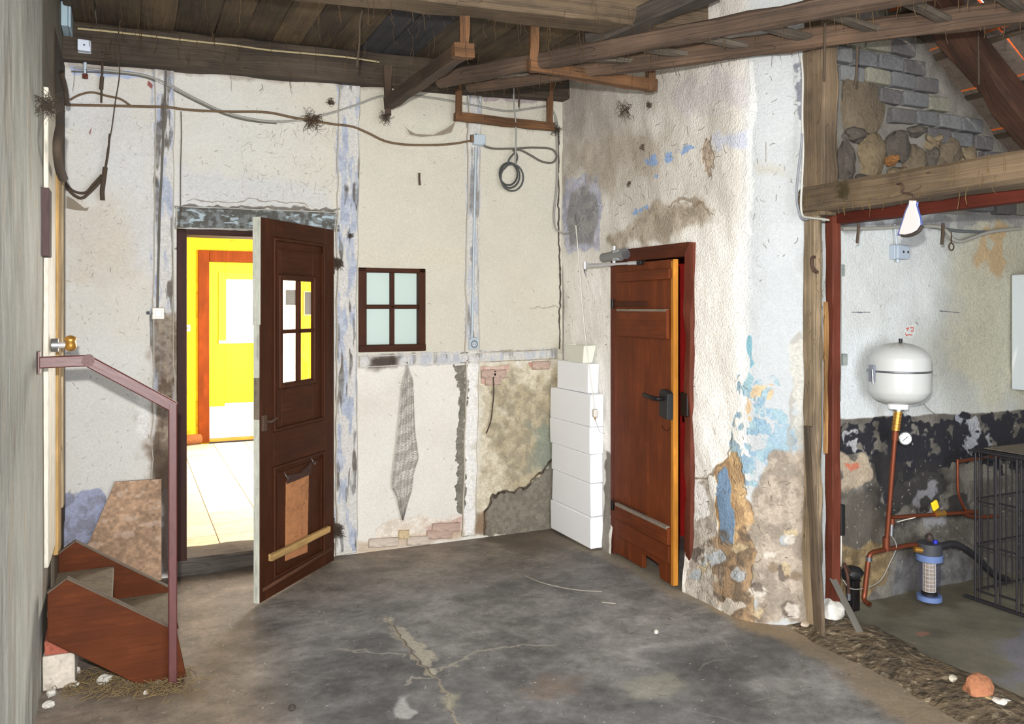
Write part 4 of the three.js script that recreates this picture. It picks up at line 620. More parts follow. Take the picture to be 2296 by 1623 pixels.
// ---------------------------------------------------------------- open panelled door with four small panes
{
  const fe = [-2.163, 0.705], hi = [-1.64, 0.125], D = new Plane(fe[0], fe[1], hi[0] - fe[0], hi[1] - fe[1]), W = Math.hypot(hi[0] - fe[0], hi[1] - fe[1]);
  const g = struct('door_1'), H0 = 0.012, H1 = 2.05, T = 0.036, pt = (x, y) => D.uv(x, y);
  const fr = (n, u0, u1, y0, y1, o0, o1, m = mBrown, r = 0.004, lab) => part(g, n, boxOn(D, u0, u1, y0, y1, o0, o1, r, u1 - u0 > y1 - y0 ? 'x' : 'y'), m, lab);
  const [wu0, wy1] = pt(636, 628), [, wy0] = pt(640, 860), [wu1] = pt(706, 640);
  fr('stile', 0, 0.125, H0, H1, -T, 0); fr('stile', W - 0.105, W, H0, H1, -T, 0);
  const a = 0.125, b = W - 0.105, lockY = pt(660, 958)[1], lowTop = pt(660, 1040)[1], botY = pt(660, 1275)[1];
  fr('rail', a, b, 1.955, H1, -T, 0); fr('rail', a, b, lowTop + 0.02, lockY, -T, 0); fr('rail', a, b, H0, botY, -T, 0);
  // upper panel: board around the glazing, framed by mouldings
  fr('panel', a, wu0 - 0.0, lockY, 1.955, -0.028, -0.012); fr('panel', wu1, b, lockY, 1.955, -0.028, -0.012); fr('panel', wu0, wu1, wy1, 1.955, -0.028, -0.012); fr('panel', wu0, wu1, lockY, wy0, -0.028, -0.012);
  fr('panel', a, b, botY, lowTop + 0.02, -0.028, -0.012);
  const ring = (n, u0, u1, y0, y1, w, o0, o1, m = mBrown) => { fr(n, u0, u0 + w, y0, y1, o0, o1, m, w / 2.5); fr(n, u1 - w, u1, y0, y1, o0, o1, m, w / 2.5); fr(n, u0 + w, u1 - w, y1 - w, y1, o0, o1, m, w / 2.5); fr(n, u0 + w, u1 - w, y0, y0 + w, o0, o1, m, w / 2.5); };
  ring('moulding', a, b, lockY, 1.955, 0.02, -0.014, 0.008); ring('moulding', a, b, botY, lowTop + 0.02, 0.02, -0.014, 0.008);
  ring('moulding', a + 0.05, b - 0.02, lockY + 0.0, 1.9, 0.008, -0.014, -0.004); ring('moulding', a + 0.05, b - 0.03, botY + 0.02, lowTop - 0.02, 0.008, -0.014, -0.004);
  ring('glazing_frame', wu0 - 0.04, wu1 + 0.03, wy0 - 0.03, wy1 + 0.035, 0.035, -0.03, 0.006);
  const mu = (wu0 + wu1) / 2 + 0.004, my = pt(672, 742)[1];
  fr('glazing_bar', mu - 0.011, mu + 0.011, wy0, wy1, -0.026, 0.0); fr('glazing_bar', wu0, wu1, my - 0.011, my + 0.011, -0.026, 0.0);
  const glass = new THREE.MeshPhysicalMaterial({ color: 0xffffff, roughness: 0.02, transmission: 1, thickness: 0, ior: 1.45 });
  for (const [u0, u1] of [[wu0, mu - 0.008], [mu + 0.008, wu1]]) for (const [y0, y1] of [[wy0, my - 0.008], [my + 0.008, wy1]]) fr('pane', u0 - 0.003, u1 + 0.003, y0 - 0.003, y1 + 0.003, -0.018, -0.015, glass, 0.0008);
  const chip = [[0, 0]]; // door edge: pale paint, rubbed dark round the lock
  const ed = grime(206, 210, 200, 0.6), ed2 = grime(122, 112, 100, 0.8);
  for (const [y0, y1, m] of [[H0, 0.62, ed], [0.62, 0.98, ed], [0.98, 1.2, ed2], [1.2, 1.48, ed], [1.48, H1, ed]]) part(g, 'edge_strip', boxOn(D, -0.006, 0.001, y0, y1, -T - (y0 > 1.4 ? 0.006 : 0), y0 > 1.4 ? 0.004 : -0.003, 0.002), m, 'pale painted door edge');
  const lp = pt(590, 945); fr('lock_plate', 0.006, 0.045, lp[1] - 0.05, lp[1] + 0.035, 0, 0.016, mRust, 0.004, 'rusty lock plate');
  part(g, 'handle', tube([D.pt(0.035, lp[1], 0.012), D.pt(0.035, lp[1], 0.045), D.pt(0.05, lp[1] + 0.004, 0.048), D.pt(0.085, lp[1] + 0.012, 0.044)], 0.008, 20, 8), mRust, 'rusty lever handle');
  const c = D.uvs([[645, 1082], [695, 1062], [692, 1238], [643, 1258]]); part(g, 'hardboard_patch', uvS(extrude(c, 0.004, 0.001).translate(0, 0, -0.012).applyMatrix4(D.M)), grime(186, 128, 84, 0.9), 'tan hardboard patch over a cat flap');
  part(g, 'fringe', uvS(extrude(D.uvs([[645, 1085], [646, 1066], [676, 1060], [700, 1036], [696, 1064]]), 0.008, 0.002).translate(0, 0, -0.01).applyMatrix4(D.M)), grime(70, 44, 34, 1));
  for (const [x, y] of [[642, 1068], [702, 1035]]) { const p = D.at(x, y, 0.004); part(g, 'wire_hook', tube([D.at(x - 4, y - 8, 0.0), D.at(x, y, 0.012), D.at(x + 4, y + 6, 0.012), D.at(x + 6, y, 0.004)], 0.0024, 16, 6), mSteel); }
  const b0 = pt(602, 1250), b1 = pt(733, 1186); part(g, 'batten', sweepBox(D.pt(b0[0], b0[1], 0.012), D.pt(b1[0], b1[1], 0.012), 0.026, 0.036, { n: 6, ch: 0.003, amp: 0.001 }), mBareWood, 'raw wooden batten screwed across the foot');
  const bm0 = pt(584, 1325), bm1 = pt(738, 1232); part(g, 'weather_bar', sweepBox(D.pt(0.02, bm0[1], 0.004), D.pt(W - 0.04, bm1[1], 0.004), 0.014, 0.018, { n: 4, ch: 0.004, amp: 0.001 }), coat(104, 70, 52, 0.7));
  for (const y of [1.83, 0.22]) part(g, 'hinge', rod(D.pt(W + 0.006, y - 0.05, -0.01), D.pt(W + 0.006, y + 0.05, -0.01), 0.01), mRust);
  // frame of the opening
  const q = boxOn(F, DOOR1.u0, DOOR1.u0 + 0.055, 0.0, DOOR1.y1, -0.2, 0.012, 0.004); part(g, 'jamb', q, coat(66, 38, 30, 0.6)); part(g, 'jamb', boxOn(F, DOOR1.u1 - 0.035, DOOR1.u1, 0, DOOR1.y1, -0.2, 0.01, 0.004), coat(66, 38, 30, 0.6));
  part(g, 'head', boxOn(F, DOOR1.u0, DOOR1.u1, DOOR1.y1 - 0.035, DOOR1.y1, -0.2, 0.012, 0.004, 'x'), coat(66, 38, 30, 0.6));
  part(g, 'doorstep', sweepBox(F.pt(DOOR1.u0, 0.05, -0.11), F.pt(DOOR1.u1, 0.05, -0.11), 0.26, 0.1, { n: 12, amp: 0.006 }), wood(96, 90, 84));
}
// ---------------------------------------------------------------- plank door, ajar, with frame
{
  const D = new Plane(0.012, 0.725, -0.052, 0.7), W = 0.694, H1 = 1.842, g = struct('door_2'), pt = (x, y) => D.uv(x, y);
  const planks = [0, 0.2, 0.43, W]; const hole = D.uvs([[1452, 1278], [1452, 1240], [1466, 1244], [1476, 1262], [1476, 1292]]);
  for (let i = 0; i < 3; i++) {
    const u0 = planks[i] + 0.0015, u1 = planks[i + 1] - 0.0015; let l = rect(u0, u1, 0.02, H1);
    if (i === 1) { l = [[u0, 0.02], [hole[0][0] - 0.06, 0.02], [hole[0][0] - 0.06, hole[1][1] - 0.02], [u1, hole[1][1] - 0.02], [u1, H1], [u0, H1]]; }
    if (i === 2) { l = [[hole[3][0] + 0.02, 0.02], [u1, 0.02], [u1, H1], [u0, H1], [u0, hole[1][1] - 0.02], [hole[3][0], hole[1][1] - 0.03]]; }
    part(g, 'plank', uvBox(extrude(l, 0.024, 0.002).translate(0, 0, -0.026), 'y').applyMatrix4(D.M), mBrown2);
  }
  const bx = (n, u0, u1, y0, y1, o0, o1, m = mBrown2, r = 0.006, lab) => part(g, n, boxOn(D, u0, u1, y0, y1, o0, o1, r, u1 - u0 > y1 - y0 ? 'x' : 'y'), m, lab);
  const y = (px, py) => pt(px, py)[1];
  bx('ledge', 0.06, W - 0.01, y(1450, 629), y(1450, 606), 0, 0.022); bx('ledge', 0.07, W - 0.03, y(1450, 757), y(1450, 694), 0, 0.024); bx('ledge', 0.05, W - 0.02, y(1450, 1195), y(1450, 1158), 0, 0.024);
  part(g, 'dusty_bevel', boxOn(D, 0.075, W - 0.04, y(1450, 698), y(1450, 693), 0.002, 0.027, 0.002, 'x'), mDust, 'dust on the ledge'); part(g, 'dusty_bevel', boxOn(D, 0.055, W - 0.03, y(1450, 1162), y(1450, 1155), 0.002, 0.027, 0.002, 'x'), mDust, 'dust on the ledge');
  bx('patch_board', 0.05, W - 0.03, y(1450, 1235), y(1450, 1197), 0, 0.01);
  bx('strap_hinge', -0.02, 0.42, y(1400, 687), y(1400, 676), 0, 0.008, coat(92, 48, 28, 0.65)); bx('strap_hinge', -0.02, 0.4, y(1400, 1140), y(1400, 1128), 0, 0.008, coat(92, 48, 28, 0.65));
  for (const yy of [y(1372, 683), y(1372, 1132)]) part(g, 'hinge_pin', rod(D.pt(-0.01, yy - 0.025, 0.01), D.pt(-0.01, yy + 0.035, 0.01), 0.012), mBlackIron);
  part(g, 'closing_edge', boxOn(D, W, W + 0.006, 0.02, H1, -0.03, 0.001, 0.002), mOchre, 'ochre painted door edge'); bx('closing_edge', W - 0.022, W, 0.02, H1 - 0.01, -0.002, 0.0015, mOchre, 0.0006, 'ochre rubbed strip along the edge');
  const [lu, ly] = pt(1500, 905);
  const rl = part(g, 'rim_lock', uvS(extrude([[lu - 0.045, ly - 0.07], [lu + 0.045, ly - 0.085], [lu + 0.05, ly + 0.06], [lu + 0.03, ly + 0.075], [lu - 0.03, ly + 0.08], [lu - 0.045, ly + 0.06]], 0.03, 0.006).translate(0, 0, 0.004).applyMatrix4(D.M)), mBlack, 'black iron rim lock');
  part(rl, 'lever', tube([D.pt(lu - 0.005, ly + 0.03, 0.03), D.pt(lu - 0.005, ly + 0.03, 0.07), D.pt(lu - 0.04, ly + 0.032, 0.08), D.pt(lu - 0.15, ly + 0.04, 0.075)], 0.012, 24, 8), mBlackIron, 'dark lever handle');
  part(g, 'ring_scratch', new THREE.TorusGeometry(0.055, 0.002, 5, 24, 2.2).rotateZ(3.7).translate(lu - 0.03, ly - 0.1, 0.001).applyMatrix4(D.M), mBrown);
  const k = [DOOR2.z0 - 0.012, DOOR2.z1 + 0.06];
  const fm = coat(98, 50, 30, 0.65);
  part(g, 'jamb', sweepBox(R.pt(DOOR2.z1 + 0.028, 0, -0.04), R.pt(DOOR2.z1 + 0.028, 1.93, -0.04), 0.07, 0.12, { n: 30, amp: 0.006, up: V3(1, 0, 0) }), mRed); part(g, 'jamb', boxOn(R, DOOR2.z0 - 0.03, DOOR2.z0 + 0.02, 0, 1.9, -0.1, 0.016, 0.006), mRed);
  part(g, 'head', boxOn(R, DOOR2.z0 - 0.02, DOOR2.z1 + 0.03, DOOR2.y1 - 0.01, 1.935, -0.1, 0.018, 0.006, 'x'), fm); part(g, 'keeper', boxOn(R, DOOR2.z1 - 0.03, DOOR2.z1 + 0.035, ly - 0.065, ly + 0.07, 0.0, 0.03, 0.008), mBlackIron, 'iron lock keeper');
  // door closer
  const c = thing('door_closer', 'grey door closer with a chromed folding arm at the top of the plank door', 'door closer');
  const p0 = R.at(1353, 578, 0.05), p1 = R.at(1380, 573, 0.05), p2 = R.at(1401, 570, 0.05);
  part(c, 'cylinder', rod(p0, p2, 0.03, 20), M(126, 128, 126, 0.5)); part(c, 'end_cap', rod(p2.clone().add(V3(0, 0, -0.004)), p2.clone().add(V3(0, 0.001, 0.012)), 0.033, 20), mSteel); part(c, 'housing', box(0.05, 0.07, 0.075, 0.012).translate(p1.x, p1.y, p1.z + 0.03), M(160, 166, 170, 0.4)); part(c, 'mount_plate', box(0.012, 0.09, 0.13, 0.003).translate(XR - 0.006, p1.y, p1.z + 0.015), mSteel);
  part(c, 'spindle', rod(V3(p1.x - 0.01, p1.y - 0.06, p1.z), V3(p1.x - 0.01, p1.y + 0.06, p1.z), 0.011, 14), mChrome);
  const j = R.at(1311, 596, 0.24), e = R.at(1428, 589, 0.07);
  part(c, 'arm', rod(V3(p1.x - 0.01, j.y + 0.008, p1.z), V3(j.x, j.y + 0.008, j.z), 0.008, 10), mChrome); part(c, 'arm', rod(j, e, 0.008, 10), mChrome); part(c, 'pivot', rod(V3(j.x, j.y - 0.02, j.z), V3(j.x, j.y + 0.024, j.z), 0.013, 14), mChrome); part(c, 'sleeve', rod(e.clone().lerp(j, 0.16), e, 0.0115, 12), mChrome); part(c, 'foot_bracket', box(0.05, 0.028, 0.05, 0.006).translate(e.x + 0.022, e.y, e.z + 0.012), mBlackIron);
  part(c, 'locking_screw', tube([V3(j.x, j.y - 0.02, j.z), V3(j.x - 0.005, j.y - 0.04, j.z + 0.01), V3(j.x, j.y - 0.06, j.z + 0.016)], 0.004, 10, 6), mSteel);
}
// ---------------------------------------------------------------- left: landing door seen edge-on, stairs, railing
{
  const g = struct('door_3'), lb = (n, z0, z1, y0, y1, o0, o1, m, lab) => part(g, n, boxOn(L, -z1, -z0, y0, y1, o0, o1, 0.005), m, lab), y = (px, py) => L.uv(px, py)[1];
  lb('casing', 0.86, 1.235, 0.475, 2.5, -0.02, 0.018, mCream, 'white painted door casing'); lb('jamb', 0.68, 0.84, 0.42, 2.36, -0.02, 0.03, mBareWood, 'splintered bare wood jamb'); lb('jamb', 0.58, 0.66, 0.6, 2.2, -0.02, 0.037, wood(214, 196, 160)); lb('stop', 0.4, 0.55, 0.75, 2.15, -0.02, 0.026, grime(214, 208, 186, 0.7)); lb('back_board', 0.06, 0.74, 0.4, 2.9, -0.03, 0.008, wood(84, 70, 54)); lb('hinge_pad', 1.24, 1.36, 1.78, 2.06, -0.01, 0.03, grime(84, 66, 66, 0.9), 'dark rusted hinge');
  const h = L.at(122, 774, 0.03), k = F.at(158, 772, h.z);
  part(g, 'handle_rose', rod(V3(XL + 0.02, h.y, h.z), V3(XL + 0.045, h.y, h.z), 0.03, 20), mSteel); part(g, 'handle_neck', rod(V3(XL + 0.04, h.y, h.z), V3(k.x - 0.012, h.y, h.z), 0.0135, 14), mChrome, 'chrome handle neck');
  const kn = new THREE.LatheGeometry([[0, -0.03], [0.016, -0.028], [0.026, -0.016], [0.024, 0.0], [0.02, 0.014], [0.026, 0.026], [0.012, 0.036], [0, 0.037]].map(([a, b]) => new THREE.Vector2(a, b)), 20).rotateX(0.25); part(g, 'handle_knob', kn.translate(k.x, k.y + 0.002, k.z), mBrass, 'brass handle knob');
  const s = thing('staircase', 'low brown painted wooden stairs of two treads against the left wall', 'stairs'), SF = new Plane(0, 1.45, 1, 0), SR = new Plane(0, 0.87, 1, 0), ms = coat(98, 49, 22, 0.75);
  const front = SF.uvs([[80, 1334], [150, 1298], [396, 1415], [418, 1520], [386, 1532], [306, 1533], [98, 1437], [79, 1400]]).map(([a, b]) => [Math.max(a, XL + 0.03), Math.max(b, 0.006)]);
  part(s, 'stringer', uvBox(extrude(front, 0.034, 0.003).translate(0, 0, -0.034), 'x').applyMatrix4(SF.M), ms);
  part(s, 'stringer', uvBox(extrude(front, 0.034, 0.003).translate(0, 0, -0.034), 'x').applyMatrix4(SR.M), ms);
  for (const z of [1.433, 0.853]) for (const [a, b] of [[1, 2], [0, 1]]) part(s, 'dusty_edge', sweepBox(V3(front[a][0], front[a][1] + 0.001, z), V3(front[b][0], front[b][1] + 0.001, z), 0.036, 0.006, { n: 6, amp: 0.0008, ch: 0.001 }), grime(100, 88, 76, 0.95), 'grey dust on the upper edge');
  const t1 = SR.uv(256, 1268), t2 = SR.uv(378, 1326), mt = grime(122, 110, 92, 0.85);
  part(s, 'tread', uvS(box(t1[0] + 3.09, 0.03, 0.54, 0.006).translate((t1[0] - 3.09) / 2, t1[1] - 0.015, 1.143)), mt, 'worn grey-brown tread'); part(s, 'tread', uvS(box(t2[0] - t1[0] + 0.02, 0.03, 0.54, 0.006).translate((t2[0] + t1[0]) / 2, t2[1] - 0.015, 1.143)), mt, 'worn grey-brown tread');
  part(s, 'riser', box(0.02, t1[1] - t2[1] - 0.01, 0.54, 0.003, 'z').translate(t1[0] - 0.02, (t1[1] + t2[1]) / 2 - 0.015, 1.143), ms);
  const r = thing('handrail', 'dark red steel handrail with one post beside the short stairs', 'handrail'), RP = new Plane(0, 1.5, 1, 0), mr = grime(92, 50, 48, 0.45, 0.001);
  const c = (x, y2) => { const q = RP.uv(x, y2); return V3(q[0], q[1], 1.5); }, A = V3(XL + 0.008, c(120, 812).y, 1.5), Bq = c(198, 808), C = c(387, 911);
  part(r, 'wall_rail', sweepBox(A, Bq.clone().add(V3(0.012, 0, 0)), 0.032, 0.045, { n: 2, amp: 0, ch: 0.004 }), mr); part(r, 'sloping_rail', sweepBox(Bq.clone().add(V3(-0.014, 0.006, 0)), C.clone().add(V3(0.008, -0.004, 0)), 0.032, 0.045, { n: 2, amp: 0, ch: 0.004 }), mr); part(r, 'elbow', rod(Bq.clone().add(V3(0, 0, -0.017)), Bq.clone().add(V3(0, 0, 0.017)), 0.0235, 20), mr); part(r, 'post', sweepBox(V3(C.x, 0.0, 1.5), V3(C.x, C.y + 0.012, 1.5), 0.034, 0.034, { n: 2, amp: 0, ch: 0.004, up: V3(1, 0, 0) }), mr); part(r, 'foot_plate', box(0.09, 0.006, 0.07, 0.002).translate(C.x, 0.004, 1.5), mRust); part(r, 'wall_plate', box(0.008, 0.09, 0.06, 0.002).translate(XL + 0.006, A.y, 1.5), mr);
  // chipboard offcut leaning on the far wall
  const q = F.uvs([[258, 1081], [362, 1074], [363, 1318], [280, 1270], [200, 1214]], 0.06), low = [[q[1][0], 0.01], [q[4][0] - 0.12, 0.01]];
  const pb = [q[0], q[1], [q[1][0], 0.012], [q[4][0] - 0.1, 0.012], [q[4][0] - 0.1, q[4][1] - 0.1], q[4]];
  const pg = new Paint(256, 512, -3.1, -2.5, 0, 0.95, (u, v, o) => { const n = fbm(u * 60, v * 60, 4, 3), g = fbm(u * 6, v * 6, 6, 4), w = sstep(0.58, 0.7, fbm(u * 16, v * 22, 9, 3)) * sstep(0.15, 0.3, v) * sstep(0.8, 0.5, v), f = 0.86 + 0.4 * (n - 0.5) + 0.34 * (g - 0.5); o[0] = mix(192 * f, 208, w * 0.4); o[1] = mix(158 * f, 190, w * 0.4); o[2] = mix(128 * f, 176, w * 0.4); o[3] = n; });
  single('chipboard_panel', mapUV(extrude(pb, 0.016, 0.001).applyMatrix4(new THREE.Matrix4().makeRotationX(-0.05)).applyMatrix4(F.M).translate(0, 0, 0.066), pg), pg.done({ bump: 0.002 }), 'cut-off chipboard panel leaning on the wall behind the stairs', 'board');
  // bricks under the stairs
  single('brick', lumpBox(0.112, 0.06, 0.23, 0.006).translate(-3.05, 0.173, 1.22), mDirtBrick, 'red brick on top of the pale block below the stairs', 'brick');
  single('concrete_block', lumpBox(0.118, 0.14, 0.24, 0.006).translate(-3.052, 0.071, 1.22), grime(206, 198, 186, 0.95, 0.005), 'pale concrete block carrying a red brick below the stairs', 'block');
  reseed(61);
  for (const [x, y2, a, b] of [[250, 1467, 0.02, 0.03], [285, 1473, 0.018, 0.02], [236, 1530, 0.035, 0.022], [166, 1538, 0.022, 0.016], [174, 1510, 0.016, 0.02], [96, 1563, 0.03, 0.022], [88, 1590, 0.026, 0.02], [352, 1532, 0.016, 0.01], [326, 1555, 0.012, 0.01]]) { const p = onY(x, y2, 0); single('plaster_crumb', uvS(lump(a * 0.8, b * 0.75, a * 0.6, x, 0.42, 2)).translate(Math.max(p.x, XL + 0.04), b * 0.5, p.z), grime(206, 204, 196, 0.95), 'pale plaster crumb in the litter under the stairs', 'rubble', 'plaster crumbs under the stairs'); }
  const l = []; for (let i = 0; i < 420; i++) { const p = onY(rr(150, 420), rr(1512, 1562), 0); p.x += rr(-0.05, 0.05); if (p.x < XL + 0.03) continue; const t = rr(0, 6.3), n = rr(0.02, 0.09); l.push(tube([V3(p.x, rr(0.003, 0.02), p.z), V3(p.x + Math.cos(t) * n / 2, rr(0.004, 0.03), p.z + Math.sin(t) * n / 2), V3(p.x + Math.cos(t + 0.4) * n, 0.004, p.z + Math.sin(t + 0.4) * n)], 0.0014, 3, 3)); }
  single('straw_litter', merge(l), mStraw, 'loose straw and chaff scattered on the floor below the stairs', 'straw', null, 'stuff');
}
// ---------------------------------------------------------------- polystyrene blocks with a tub on top
{
  const P = new Plane(-0.082, 0, 0, 1), gb = (z0, z1, y0, y1, x0, x1, s) => { reseed(s); const g = new RoundedBoxGeometry(x1 - x0, y1 - y0, z1 - z0, 2, 0.008), p = g.attributes.position, v = V3(); for (let i = 0; i < p.count; i++) { v.fromBufferAttribute(p, i); p.setXYZ(i, v.x + 0.004 * n3(v, 9, s), v.y + 0.003 * n3(v, 7, s + 2), v.z + 0.005 * n3(v, 11, s + 4)); } g.computeVertexNormals(); return uvS(g, 0.5).translate((x0 + x1) / 2, (y0 + y1) / 2, (z0 + z1) / 2); };
  const yy = [[1228, 1290], [1126, 1196], [1022, 1068], [955, 1012], [870, 884]].length;
  const ly = (a) => P.uv(1330, a)[1];
  const cuts = [0.008, ly(1163), ly(1088), ly(1022), ly(960), ly(886)];
  const names = ['bottom', 'second', 'third', 'fourth', 'fifth'], labs = ['lowest white polystyrene block of the stack, resting on the floor', 'second white polystyrene block from the floor in the stack', 'middle white polystyrene block of the tall stack, chipped at its right end', 'white polystyrene block just under the topmost big one', 'topmost big white polystyrene block, right under the smaller block'];
  for (let i = 0; i < 5; i++) single('polystyrene_block', gb(0.03 + [0, 0.012, 0.006, -0.004, 0][i], 0.575 + [0.012, 0.008, 0.012, 0.014, 0.016][i], cuts[i] + 0.0025, cuts[i + 1], -0.082 + [0, 0.006, 0.002, -0.006, -0.004][i], 0.012, 80 + i), mStyro, labs[i], 'polystyrene');
  const t0 = cuts[5], t1 = ly(818); single('polystyrene_block', gb(0.1, 0.535, t0 + 0.0025, t1, -0.068, 0.012, 90), mStyro, 'smaller white polystyrene block on top of the stack', 'polystyrene');
  const tb = thing('plastic_tub', 'small cream plastic tub standing on the polystyrene stack', 'tub'), tw = (k) => rect(-0.03 * k, 0.03 * k, -0.075 * k, 0.075 * k), mk = M(226, 226, 212, 0.5);
  const c = V3(-0.032, t1 + 0.002, 0.36), shell = (x0, z0, x1, z1, h, th) => { const pos = [], ix = []; const rg = [[x0, z0, 0], [x1, z1, h], [x1 - th, z1 - th, h], [x0 - th, z0 - th, th]]; for (const [x, z, y] of rg) for (const [a, b] of [[-1, -1], [1, -1], [1, 1], [-1, 1]]) pos.push(a * x, y, b * z); for (let k = 0; k < 3; k++) for (let e = 0; e < 4; e++) { const a = k * 4 + e, b = k * 4 + (e + 1) % 4; ix.push(a, a + 4, b, b, a + 4, b + 4); } ix.push(0, 1, 2, 0, 2, 3, 12, 14, 13, 12, 15, 14); const g = new THREE.BufferGeometry(); g.setAttribute('position', new THREE.Float32BufferAttribute(pos, 3)); g.setIndex(ix); return toCreasedNormals(g.toNonIndexed(), 0.4); };
  part(tb, 'body', uvS(shell(0.036, 0.1, 0.046, 0.132, 0.115, 0.004)).translate(c.x, c.y, c.z), mk); part(tb, 'rim', merge([box(0.006, 0.007, 0.27, 0.002).translate(-0.046, 0, 0), box(0.006, 0.007, 0.27, 0.002).translate(0.046, 0, 0), box(0.096, 0.007, 0.006, 0.002).translate(0, 0, 0.132), box(0.096, 0.007, 0.006, 0.002).translate(0, 0, -0.132)]).translate(c.x, c.y + 0.113, c.z), mk);
}
// ---------------------------------------------------------------- hangers and the ladder under the ceiling
{
  const pl = F, bar = (g, n, a, b, w, h, m) => part(g, n, sweepBox(a, b, w, h, { n: 8, amp: 0.004, ch: 0.004, up: Math.abs(b.y - a.y) > 0.15 ? V3(1, 0, 0.3) : V3(0, 1, 0) }), m), CB = new Plane(0, BZ, 1, 0);
  // along the far wall
  let g = thing('hanger', 'wooden trapeze hanger fixed to the wall plate near the corner', 'hanger', null);
  let a = F.at(1029, 262, 0.09), b = F.at(1232, 281, 0.09); bar(g, 'upright', a, V3(a.x, 3.12, a.z), 0.045, 0.04, mOrange); bar(g, 'upright', V3(b.x, b.y - 0.02, b.z), V3(b.x, 3.14, b.z), 0.05, 0.04, mOrange); bar(g, 'crossbar', V3(a.x - 0.03, a.y, a.z), V3(b.x + 0.03, b.y - 0.01, b.z), 0.045, 0.055, mOrange);
  // across from the plate to the beam
  g = thing('hanger', 'dark wooden hanger bar slanting from the wall plate to the cross beam', 'hanger', null);
  a = F.at(870, 232, 0.13); b = CB.at(1040, 116); bar(g, 'upright', V3(a.x, a.y - 0.07, a.z), V3(a.x, 3.1, a.z), 0.055, 0.045, mRailDark); bar(g, 'upright', V3(b.x, b.y - 0.03, b.z), V3(b.x, 3.08, b.z), 0.05, 0.045, mOrange); bar(g, 'crossbar', V3(a.x, a.y, a.z + 0.0), V3(b.x, b.y + 0.01, b.z - 0.01), 0.06, 0.075, mRailDark); bar(g, 'end_block', CB.at(1015, 112, 0.03), CB.at(1060, 116, 0.03), 0.05, 0.06, mOrange);
  // below the cross beam
  g = thing('hanger', 'light wooden hanger bar hanging below the big cross beam', 'hanger', null);
  a = CB.at(1207, 150); b = CB.at(1470, 187); a.z -= 0.05; b.z -= 0.05; bar(g, 'upright', V3(a.x, a.y - 0.01, a.z), V3(a.x, 3.1, a.z), 0.05, 0.045, mOrange); bar(g, 'upright', V3(b.x, b.y - 0.03, b.z), V3(b.x, b.y + 0.16, b.z), 0.06, 0.045, mOrange); bar(g, 'crossbar', V3(a.x - 0.03, a.y + 0.015, a.z), V3(b.x + 0.03, b.y, b.z), 0.05, 0.06, mOrange);
  const H = 2.84, l = thing('ladder', 'long brown wooden hay ladder lying on the hangers under the roof', 'ladder');
  const r1a = onY(985, 178, H), r1b = onY(1850, 18, H), r2a = onY(1050, 186, H), r2b = onY(2296, 24, H), ext = (p, q, k) => p.clone().lerp(q, k);
  const R1 = [r1a, ext(r1a, r1b, 1.35)], R2 = [r2a, ext(r2a, r2b, 1.12)];
  part(l, 'side_rail', sweepBox(...R1, 0.06, 0.085, { n: 40, amp: 0.0025, ch: 0.014 }), mRailDark); part(l, 'side_rail', sweepBox(...R2, 0.06, 0.1, { n: 40, amp: 0.0025, ch: 0.014 }), wood(100, 78, 60));
  for (let i = 0; i < 9; i++) { const t = (i + 0.7) / 9, p = ext(R1[0], R1[1], t * 0.98), q = ext(R2[0], R2[1], Math.min(0.99, t * 0.86 + 0.06)); part(l, 'rung', sweepBox(p, q, 0.06, 0.026, { n: 6, amp: 0.003, ch: 0.008 }), wood(112, 102, 90)); }
  const lw = []; reseed(77); for (let i = 0; i < 220; i++) { const q = i % 2 ? R1 : R2, a2 = ext(q[0], q[1], rnd()).add(V3(rr(-0.03, 0.03), rr(-0.05, 0.03), rr(-0.03, 0.03))), n = rr(0.015, 0.09); lw.push(tube([a2, V3(a2.x + rr(-0.01, 0.01), a2.y - n / 2, a2.z), V3(a2.x + rr(-0.01, 0.01), a2.y - n, a2.z + rr(-0.01, 0.01))], rr(0.0008, 0.0018), 3, 3)); }
  single('hay_wisps', merge(lw), grime(126, 102, 70, 1), 'wisps of hay and dust hanging from the long ladder', 'hay', null, 'stuff');
}
// ---------------------------------------------------------------- cables, boxes and switches on the far wall
const on = (P, l, off = 0.012) => l.map(([x, y]) => P.at(x, y, off));
function cable(name, label, P, pts, r, m, off = 0.014, cat = 'cable') { return single(name, tube(on(P, pts, off), r, pts.length * 8, 6), m, label, cat); }
cable('cable', 'pale twin cable sagging from the left corner past the slanting hanger', F, [[165, 152], [200, 154], [258, 160], [320, 168], [375, 188], [440, 222], [505, 252], [560, 266], [620, 273], [680, 268], [740, 254], [800, 235], [850, 217], [905, 213], [1010, 226], [1080, 240], [1140, 249], [1200, 242], [1232, 240], [1246, 262], [1250, 290]], 0.007, mCable, 0.02);
cable('cable', 'thinner pale cable running just under the twin cable in the left corner', F, [[160, 160], [250, 164], [320, 172], [372, 193], [440, 228], [505, 257], [560, 271], [620, 277]], 0.005, mCableDark, 0.014);
cable('cable', 'fuzzy brown cable running across the wall to the upper grey junction box', F, [[155, 235], [250, 237], [330, 239], [372, 240], [420, 246], [500, 250], [600, 252], [660, 264], [700, 270], [745, 278], [790, 284], [825, 298], [860, 315], [890, 322], [930, 325], [1010, 323], [1054, 316]], 0.0075, mRope, 0.024);
cable('cable', 'short dark cable arching above the brown cable in the left corner', F, [[157, 224], [175, 214], [205, 207], [240, 215], [270, 222], [292, 236]], 0.006, mRope, 0.02);
